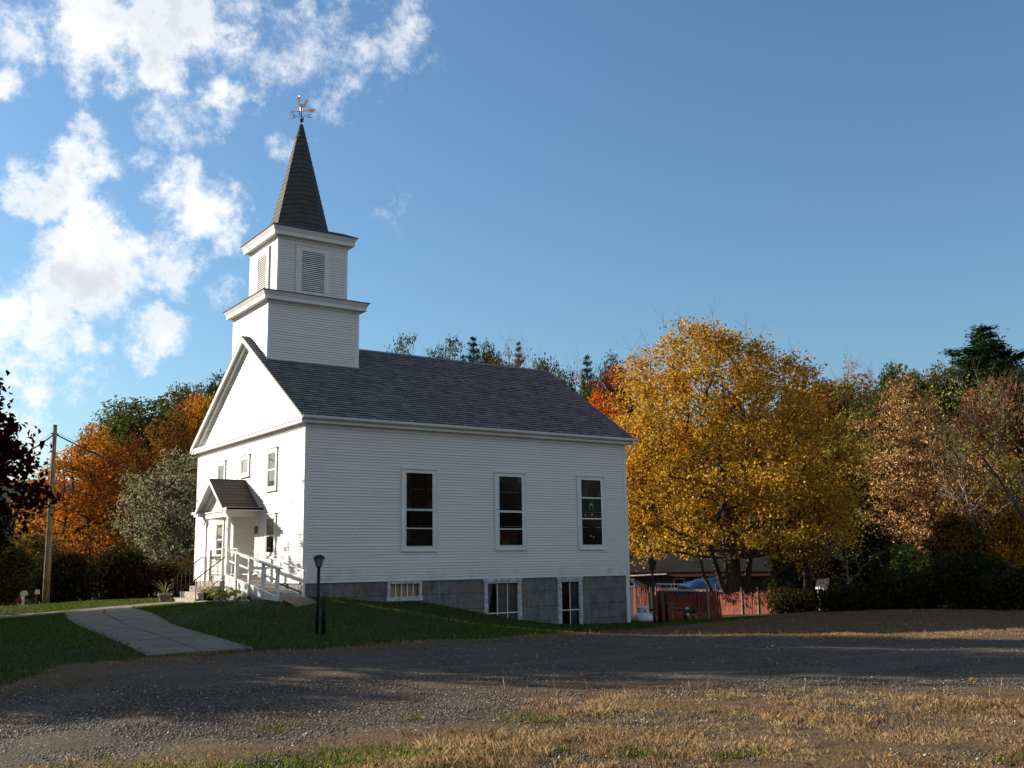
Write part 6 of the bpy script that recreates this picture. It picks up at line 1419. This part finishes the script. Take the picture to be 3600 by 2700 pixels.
def build_hill_trees():
    H = hill
    # left of the church
    H('oak', 470, 1395, 104, 260, 'broad dark green tree on the skyline above the orange maple', GRN)
    H('oak2', 380, 1440, 108, 160, 'smaller olive-green tree at the left end of the hillside skyline', ((.09, .095, .03), (.05, .07, .02)))
    H('ball', 560, 1490, 92, 190, 'brown-orange rounded tree between the orange maple and the dark green skyline tree', ((.20, .085, .018), (.13, .07, .018)))
    H('ball', 425, 1560, 90, 130, 'dull rust tree close behind the right side of the orange maple', RUST)
    H('oak', 690, 1385, 100, 130, 'golden-orange tree against the church roof edge on the left hillside', ((.42, .20, .02), (.32, .12, .015)))
    H('oak2', 745, 1325, 112, 140, 'dark green tree touching the left gable edge of the church', DGRN)
    H('ball', 645, 1420, 106, 70, 'small crimson tree beside the golden-orange one on the left hillside', RED)
    H('oak', 640, 1345, 120, 150, 'green-brown tree behind the golden-orange one on the skyline', ((.075, .08, .02), (.12, .08, .02)))
    # over the church roof
    H('airy', 1432, 1188, 128, 125, 'airy green tree alone above the left part of the slate roof', GRN)
    H('airy', 1590, 1196, 128, 85, 'airy green tree with a round head, second from the left over the roof ridge', ((.06, .065, .02), (.10, .075, .02)))
    H('airy', 1525, 1235, 130, 45, 'smallest airy tree just left of the round-headed one over the roof', GRN)
    H('pine', 1673, 1186, 140, 62, 'pointed dark pine rising over the middle of the slate roof', PINE)
    H('pine', 1632, 1250, 142, 34, 'tiny pine tip just left of the pointed pine over the roof', PINE)
    H('oak2', 1732, 1214, 134, 75, 'green tree right beside the pointed pine over the roof', DGRN)
    H('oak', 1778, 1262, 124, 140, 'olive-brown tree low against the roof ridge', OLV)
    H('bare', 1800, 1215, 138, 100, 'half-bare tree with pink leaves over the roof ridge', PINK)
    H('pine', 1836, 1203, 140, 40, 'orange-brown spire of a tree in front of the half-bare pink one', ((.24, .11, .03), (.12, .08, .03)), name='hillside_tree')
    H('bare', 1862, 1228, 142, 75, 'leafless grey twiggy tree right of the orange-brown spire', ((.16, .10, .05), (.1, .07, .04)))
    H('oak', 1925, 1258, 112, 150, 'green and brown oak hugging the far end of the roof ridge', ((.10, .085, .02), (.05, .06, .016)))
    H('oak2', 1985, 1310, 108, 110, 'dark oak directly behind the sloping right edge of the roof', GRN)
    H('bare', 2052, 1295, 118, 90, 'leafless grey tree with pink lower leaves right of the roof', ((.34, .13, .09), (.28, .15, .08)))
    H('pine', 2087, 1252, 124, 55, 'slim pine standing alone between roof and yellow maple', PINE)
    H('oak', 2095, 1345, 112, 110, 'brownish bare-topped tree below the slim pine', ((.15, .085, .04), (.1, .07, .03)))
    H('ball', 2090, 1395, 96, 170, 'dark green rounded tree just above the end of the roof', DGRN)
    H('oak2', 2178, 1262, 118, 110, 'dark green tree on the skyline left of the yellow maple', DGRN)
    H('oak', 2205, 1285, 108, 90, 'crimson tree half behind the top left of the yellow maple', ((.30, .05, .035), (.20, .05, .03)))
    H('ball', 2148, 1418, 80, 85, 'small bright orange ball-shaped tree between roof end and yellow maple', ((.55, .14, .018), (.45, .10, .015)))
    H('bare', 2275, 1245, 124, 120, 'bare twiggy tree showing over the left shoulder of the yellow maple', ((.2, .12, .05), (.15, .1, .05)))
    # right of the maple
    H('oak', 2905, 1330, 108, 180, 'dark green-brown tree on the skyline at the right shoulder of the yellow maple', ((.05, .05, .018), (.10, .045, .018)))
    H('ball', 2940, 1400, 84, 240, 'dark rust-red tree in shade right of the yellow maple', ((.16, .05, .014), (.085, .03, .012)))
    H('oak', 2985, 1340, 104, 190, 'rust-brown tree next right of the dark one at the maple shoulder', ((.11, .05, .018), (.055, .045, .016)))
    H('oak2', 2850, 1345, 98, 150, 'dark green tree peeping over the right shoulder of the yellow maple', ((.05, .055, .018), (.08, .05, .016)))
    H('bare', 3045, 1262, 124, 115, 'pale pink half-bare tree sticking up on the right skyline', PINK)
    H('oak', 3035, 1325, 100, 150, 'olive-brown tree below the pale pink one on the right skyline', OLV)
    H('bare', 3122, 1290, 124, 60, 'small bare pinkish tree right of the pale pink one', PINK)
    H('oak2', 3185, 1282, 116, 90, 'dark green tree with an uneven top on the right skyline', DGRN)
    H('oak', 3275, 1296, 114, 130, 'brown-green tree next left of the olive one on the right skyline', ((.10, .085, .03), (.13, .08, .04)))
    H('oak2', 3375, 1284, 112, 130, 'olive tree on the skyline just left of the big pine', ((.11, .10, .03), (.07, .07, .02)))
    H('oak', 3130, 1360, 96, 170, 'dark green tree behind the copper-leaved tree', ((.05, .06, .02), (.09, .06, .02)))
    H('bigpine', 3545, 1140, 98, 330, 'big spreading white pine at the right edge of the picture', ((.026, .055, .018), (.045, .075, .022)))
    H('oak', 3555, 1325, 76, 230, 'red-brown tree under the big pine at the right edge', ((.15, .05, .03), (.10, .05, .03)))
    H('ball', 3330, 1420, 88, 200, 'dull olive tree behind the bare branches right of the copper-leaved tree', ((.10, .08, .025), (.06, .05, .018)))
    H('ball', 3570, 1610, 70, 160, 'yellow-leaved tree low at the right edge of the picture', ((.40, .26, .02), (.28, .16, .02)))
    H('ball', 3430, 1720, 72, 230, 'dark red-brown thicket tree behind the bare branches at right', ((.11, .035, .02), (.055, .03, .012)))
    H('ball', 3090, 1650, 78, 230, 'shaded brown tree between the yellow maple and the copper-leaved tree', ((.08, .05, .014), (.045, .035, .012)))
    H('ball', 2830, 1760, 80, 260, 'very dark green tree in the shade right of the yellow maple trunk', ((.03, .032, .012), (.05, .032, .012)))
build_hill_trees()

def build_right_trees():
    # copper-leaved tree with the leaning trunk
    p = ground_at(3338, 68); h = top_z(3250, 1350, 68)-p.z
    d = make_tree_data('copper_tree', 61, h, 2.0, 4.2, 'egg', K=520, per=42, leaf=.175, aspect=.5, cr=1.0, trunk_r=.2, lean=(-1.7, 1.0), lobes=.26, fill=.6, flat=.32, outward=.05, leafm=M_LEAFS, twigs=90)
    place_tree('copper_leaved_tree', d, p, 'copper and cream leaved tree with a leaning trunk above the right bushes', 'tree', BEIGE)
    p = ground_at(3045, 72); h = top_z(3040, 1440, 72)-p.z
    d = make_tree_data('yellow_green_tree', 62, h, 3.4, 2.1, 'oval', K=85, per=45, leaf=.27, aspect=.6, cr=.85, trunk_r=.12, lobes=.2, fill=.5)
    place_tree('slender_tree', d, p, 'slender yellow-green tree between the yellow maple and the copper-leaved tree', 'tree', YGR)
    p = ground_at(3720, 60); h = top_z(3450, 1330, 60)-p.z
    d = make_tree_data('leaning_bare_tree', 63, h, 3.2, 3.6, 'top', K=170, per=16, leaf=.15, aspect=.6, cr=1.1, trunk_r=.11, lean=(-3.4, 2.2), lobes=.2, fill=.55, twigs=170, bark=M_BARKM)
    place_tree('bare_tree', d, p, 'nearly bare tree with long pale branches leaning left at the right edge', 'tree', YGR)
    p = ground_at(3480, 62); d = make_tree_data('thin_bare_tree', 64, 8.5, 3.0, 2.2, 'top', K=60, per=7, leaf=.2, aspect=.6, cr=.9, trunk_r=.09, lean=(-1.2, .3), lobes=.2, fill=.55, twigs=70, bark=M_BARKL)
    place_tree('bare_tree', d, p, 'thin bare tree between the copper-leaved tree and the right edge', 'tree', ((.25, .17, .05), (.2, .1, .03)))
    p = ground_at(2985, 52.5); d = make_tree_data('bare_sapling', 65, 3.6, 1.2, 1.5, 'top', K=40, per=5, leaf=.13, aspect=.6, cr=.5, trunk_r=.05, lobes=.2, fill=.6, twigs=60, bark=M_BARKL)
    place_tree('bare_sapling', d, p, 'bare pale-stemmed sapling right of the white board', 'sapling', ((.35, .26, .05), (.2, .16, .04)))
    p = ground_at(2845, 60); h = 5.0
    d = make_tree_data('dark_trunk_tree', 66, 7.5, 3.4, 3.2, 'round', K=110, per=55, leaf=.26, cr=1.1, trunk_r=.24, lobes=.15)
    place_tree('shaded_tree', d, p, 'tree with a thick dark trunk standing behind the white board', 'tree', ((.09, .06, .014), (.05, .04, .012)))
    def bush(px, D, pyt, wpx, seed, label, cols, kind='round', K=90, per=70, leaf=.14, base=.1, cr=.7, name='bush', cat='bush', group=None, depth=1.0, lm=None, fill=.5):
        p = ground_at(px, D); h = top_z(px, pyt, D)-p.z; r = wpx/F_PX*D/2
        d = make_tree_data('bush', seed, h, base, r*.86, kind, K=K, per=per, leaf=leaf, aspect=.6, cr=cr, trunk_r=.06, lobes=.2, fill=fill, leafm=lm, squash=depth)
        return place_tree(name, d, p, label, cat, cols, group=group, rot=-YAW)
    g = 'dark bushes along the right side of the lot'
    bush(2785, 50.4, 2095, 150, 71, 'low tangled bush swallowing the right end of the red fence', DBUSH, K=110, per=60, group=g)
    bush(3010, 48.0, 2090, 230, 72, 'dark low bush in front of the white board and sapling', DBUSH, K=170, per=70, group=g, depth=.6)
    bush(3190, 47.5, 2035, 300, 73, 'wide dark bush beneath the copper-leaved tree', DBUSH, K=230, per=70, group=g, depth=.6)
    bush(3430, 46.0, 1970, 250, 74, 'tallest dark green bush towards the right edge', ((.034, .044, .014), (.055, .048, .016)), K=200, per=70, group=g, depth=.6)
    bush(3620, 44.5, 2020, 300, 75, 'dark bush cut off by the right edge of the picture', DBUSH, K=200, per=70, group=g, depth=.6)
    bush(3195, 52.5, 1910, 120, 76, 'bright lime-green shrub glowing under the copper-leaved tree', ((.20, .26, .06), (.12, .17, .04)), 'oval', K=60, per=40, leaf=.17, cr=.55)
    bush(3060, 56, 1850, 220, 77, 'tall dark green shrub left of the lime-green one', ((.04, .05, .014), (.07, .06, .02)), 'oval', K=130, per=55, leaf=.18)
    bush(3380, 62, 1800, 260, 78, 'brown and yellow shrub behind the leaning trunk of the copper-leaved tree', ((.20, .13, .02), (.11, .045, .014)), 'oval', K=140, per=55, leaf=.2)
    bush(2742, 58.5, 1925, 60, 79, 'narrow column of green vine at the right corner of the low house', ((.10, .13, .03), (.05, .08, .02)), 'oval', K=60, per=40, leaf=.14, cr=.4, name='climbing_vine', cat='vine')
    bush(2870, 63, 1900, 200, 80, 'brown twiggy shrub deep in the shade behind the white board', ((.06, .04, .015), (.035, .03, .012)), 'oval', K=110, per=45, leaf=.18)
    # shrubs and hedge on the left
    g = 'dark shrubs along the back of the left lawn'
    bush(-20, 57, 1900, 260, 81, 'olive-tipped shrub at the left edge behind the mailboxes', ((.09, .07, .018), (.05, .04, .012)), K=190, per=60, group=g, depth=.6)
    bush(215, 59, 1950, 270, 82, 'dark shrub behind the utility pole and the square mailbox', HEDGE, K=190, per=60, group=g, depth=.6)
    bush(420, 60, 1935, 260, 83, 'dark brown shrub in the middle of the row behind the lawn', HEDGE, K=190, per=60, group=g, depth=.6)
    bush(570, 60, 1985, 210, 84, 'shrub with amber tips in front of the blue house', ((.10, .06, .016), (.04, .035, .012)), K=160, per=60, group=g, depth=.6)
    bush(700, 58, 1960, 170, 85, 'shrub with rusty tips beside the church front corner', ((.10, .055, .016), (.045, .04, .014)), K=130, per=60, group=g, depth=.6)
    bush(480, 70, 1820, 150, 86, 'yellow-leaved sapling tangle between orange maple and blue house', ((.30, .18, .03), (.14, .07, .02)), 'oval', K=70, per=40, leaf=.2)
    bush(100, 66, 1880, 190, 87, 'yellow-green shrub under the left side of the orange maple', ((.22, .16, .03), (.10, .08, .02)), K=120, per=50, leaf=.2)
build_right_trees()

def build_woodland():
    """the wood that covers the slope behind the trees one can tell apart: reads as one mass"""
    rng = np.random.RandomState(90); n = 520; az = np.radians(rng.uniform(-2, 74, n)); D = 86+rng.rand(n)**.8*95; x = CAM.x+D*np.sin(az); y = CAM.y+D*np.cos(az); z = gz(x, y)
    m = (np.degrees(az) > 15.5) | (D < 95); az2 = np.radians(rng.uniform(-75, 4, 150)); D2 = 88+rng.rand(150)*60; x2 = CAM.x+D2*np.sin(az2); y2 = CAM.y+D2*np.cos(az2)
    x, y, z, D = np.r_[x[m], x2], np.r_[y[m], y2], np.r_[z[m], gz(x2, y2)], np.r_[D[m], D2+20]; P = []; Nn = []; C = []
    for i in range(len(x)):
        h = rng.uniform(3.5, 7.5)*(1.0 if D[i] > 100 else .6); r = rng.uniform(1.6, 3.0); k = 200; a = rng.rand(k)*6.283; t = rng.rand(k); R = r*np.sqrt(1-(2*t-1)**2)*(.75+.35*rng.rand(k))
        P.append(np.stack([x[i]+R*np.cos(a), y[i]+R*np.sin(a), z[i]+h*(.08+.92*t)], 1)); Nn.append(np.stack([np.cos(a), np.sin(a), 2*t-.6], 1)+rng.normal(0, .5, (k, 3)))
    P = np.concatenate(P); o = leaves_mesh('woodland', P, np.concatenate(Nn), .62, rng, leaf_mat('woodland_leaf', .2, .05, .5, .09), None, .75, .15)
    o.color = (.085, .07, .018, 1); o['tint2'] = [.13, .05, .016, 1.0]; tag(o, kind='stuff')
    # distant hills closing the valley at the left
    X = np.linspace(-420, 420, 60); Yv = np.linspace(0, 260, 20); gx, gy = np.meshgrid(X, Yv); hz = 78*np.exp(-((gx-90)/190)**2)*sstep(gy, 0, 190)+22*vnoise(gx, gy, .012, 4)*sstep(gy, 0, 120)-4
    b = math.radians(6); wx = CAM.x+(900+gy)*math.sin(b)+gx*math.cos(b); wy = CAM.y+(900+gy)*math.cos(b)-gx*math.sin(b); nx = 60; i = np.arange(59*19); a = (i//59)*nx+i % 59
    o = npmesh('far_hill', np.c_[wx.ravel(), wy.ravel(), hz.ravel()], np.stack([a, a+1, a+1+nx, a+nx], 1), mat('far_hill_forest', (.06, .06, .045), .95, var=.4, vscale=.02, bump=1, bscale=.1), smooth=True); tag(o, kind='structure')
build_woodland()

# ------------------------------------------------------------------ grass, gravel, fallen leaves
def grass_mesh(name, x, y, h, w, rng, material, lean=.5, tintc=None):
    n = len(x); z = gz(x, y); a = rng.rand(n)*6.283; l = rng.rand(n)*lean*h; dx, dy = np.cos(a), np.sin(a); b = rng.rand(n)*6.283; sx, sy = np.cos(b)*w/2, np.sin(b)*w/2
    p0 = np.stack([x-sx, y-sy, z-.015], 1); p1 = np.stack([x+sx, y+sy, z-.015], 1); p2 = np.stack([x+dx*l*.35+sx*.7, y+dy*l*.35+sy*.7, z+h*.6], 1); p3 = np.stack([x+dx*l, y+dy*l, z+h], 1)
    V = np.stack([p0, p1, p2, p3], 1).reshape(-1, 3); F = np.arange(n*4).reshape(-1, 4); o = npmesh(name, V, F, material)
    if tintc: tint(o, *tintc)
    return tag(o, kind='stuff')
def polar(n, rng, az0, az1, d0, d1, pw=1.0):
    az = np.radians(rng.uniform(az0, az1, n)); D = d0+(d1-d0)*rng.rand(n)**pw; return CAM.x+D*np.sin(az), CAM.y+D*np.cos(az)
def in_walk(x, y):
    a = (y > 5.5) & (y < 7.5) & (x < -2) & (x > -16.2); f = np.clip((5.6-y)/18.4, 0, 1); l = -6.4-2.2*f**.8; r = -3.9-2.6*f**.8
    a = (y > 5.7) & (y < 7.28) & (x < -2) & (x > -16.2); return a | ((y < 5.7) & (y > -12.8) & (x > l+.14) & (x < r-.14))
def build_ground_cover():
    rng = np.random.RandomState(101); M_G = leaf_mat('grass_blade', .42, .03, .5, .9)
    # dry grass in tufts over the gravel
    x, y = polar(520000, rng, 5, 64, 7.6, 34, .66); xb, yb = polar(90000, rng, 38, 66, 24, 50, 1.0); xc, yc = polar(260000, rng, 4, 66, 7.2, 14, .85); x = np.r_[x, xb, xc]; y = np.r_[y, yb, yc]; q = dryness(x, y); tuft = vnoise(x, y, 1.7, 11)*.55+vnoise(x, y, 5.5, 12)*.45
    k = (rng.rand(len(x)) < sstep(q*(.10+tuft*1.3), .48, .92)*.8) & (lawn_dist(x, y) < .6); x, y = x[k], y[k]; D = np.hypot(x-CAM.x, y-CAM.y)
    h = (.012+.040*rng.rand(len(x))**2.0)*(1+.7*sstep(vnoise(x, y, .9, 13), .6, .8)); w = .0018+.0022*rng.rand(len(x))+.00016*D
    grass_mesh('dry_grass', x, y, h, w, rng, M_G, 1.1, ((.42, .30, .155), (.22, .135, .065)))
    # tall seed stalks
    x, y = polar(1500, rng, 22, 64, 12, 34); k = rng.rand(len(x)) < sstep(dryness(x, y), .4, .9)*.7; x, y = x[k], y[k]; D = np.hypot(x-CAM.x, y-CAM.y)
    grass_mesh('seed_stalks', x, y, (.07+.13*rng.rand(len(x))**1.5), .002+.00022*D, rng, M_G, .35, ((.46, .33, .18), (.38, .24, .11)))
    # green turf along the near edge, and clumps in the verge
    x, y = polar(90000, rng, 5, 64, 7.6, 12.8, .9); D = np.hypot(x-CAM.x, y-CAM.y); az = np.degrees(np.arctan2(x-CAM.x, y-CAM.y))
    pr = sstep(-D, -10.1, -9.1)*sstep(-az, -38, -26)*(.1+1.0*vnoise(x, y, 1.4, 21))+.5*(vnoise(x, y, 2.6, 22) > .85)*sstep(-D, -12.6, -10.8)*(az > 18); k = rng.rand(len(x)) < pr; x, y = x[k], y[k]
    grass_mesh('green_grass', x, y, .02+.045*rng.rand(len(x)), .006+.006*rng.rand(len(x)), rng, M_G, .9, ((.15, .17, .03), (.08, .11, .02)))
    # lawn
    x, y = polar(170000, rng, 4, 62, 15, 46, .8); xb, yb = polar(60000, rng, 6, 20, 36, 50, 1); x = np.r_[x, xb]; y = np.r_[y, yb]; k = (lawn_dist(x, y) > -.15) & ~in_walk(x, y) & ~((x > -.02) & (x < 14.5) & (y > 0)) & ~((x > -2.2) & (x < 0) & (y > -.9) & (y < 7.3)); x, y = x[k], y[k]
    grass_mesh('lawn_grass', x, y, .03+.05*rng.rand(len(x)), .013+.014*rng.rand(len(x)), rng, M_G, .8, ((.075, .120, .018), (.10, .115, .026)))
    # loose stones
    x, y = polar(90000, rng, 5, 64, 7.5, 31, .62); xb, yb = polar(120000, rng, 5, 66, 7.3, 16, .9); x = np.r_[x, xb]; y = np.r_[y, yb]; q = lawn_dist(x, y) < -.2; k = q & (rng.rand(len(x)) < .4+.6*vnoise(x, y, .9, 31)) & (rng.rand(len(x)) < 1.15-dryness(x, y)*vnoise(x, y, 2.2, 32)); x, y = x[k], y[k]; n = len(x)
    s = .006+.014*rng.rand(n)**2.5; base = np.array([(1, 0, 0), (0, 1, 0), (-1, 0, 0), (0, -1, 0), (0, 0, 1), (0, 0, -1)], float); B = base[None]*(s[:, None, None]*(.7+.6*rng.rand(n, 6, 1))); a = rng.rand(n)*6.283; ca, sa = np.cos(a)[:, None], np.sin(a)[:, None]
    V = np.stack([B[..., 0]*ca-B[..., 1]*sa*.8, B[..., 0]*sa+B[..., 1]*ca*.8, B[..., 2]*.7], -1)+np.stack([x, y, gz(x, y)+s*.25], 1)[:, None, :]
    T = np.array([(0, 1, 4), (1, 2, 4), (2, 3, 4), (3, 0, 4), (1, 0, 5), (2, 1, 5), (3, 2, 5), (0, 3, 5)]); F = (T[None]+6*np.arange(n)[:, None, None]).reshape(-1, 3)
    m, t, out = new_mat('gravel_stone'); rnd = t.node('ShaderNodeNewGeometry').outputs['Random Per Island']; c = t.mix(t.ramp(rnd, .0, .9), (.062, .047, .034), (.20, .158, .118)); c = t.mix(t.ramp(rnd, .965, .975), c, (.50, .47, .43)); b = t.node('ShaderNodeBsdfPrincipled'); t.l.new(c, b.inputs[0]); b.inputs['Roughness'].default_value = .8; t.l.new(b.outputs[0], out.inputs[0])
    tag(npmesh('gravel', V.reshape(-1, 3), F, m), kind='stuff')
    # fallen leaves
    x, y = polar(420, rng, 5, 64, 8, 30, .7); x2, y2 = polar(260, rng, 8, 50, 22, 36, 1); x = np.r_[x, x2]; y = np.r_[y, y2]; k = ~((x > -.2) & (x < 14.6) & (y > -.1)); x, y = x[k], y[k]; n = len(x)
    o = leaves_mesh('fallen_leaves', np.stack([x, y, gz(x, y)+.03], 1), rng.normal(0, .35, (n, 3))+[0, 0, 1], .05, rng, M_LEAF, None, .9, .12); tint(o, (.50, .26, .03), (.28, .08, .03)); tag(o, kind='stuff')
build_ground_cover()
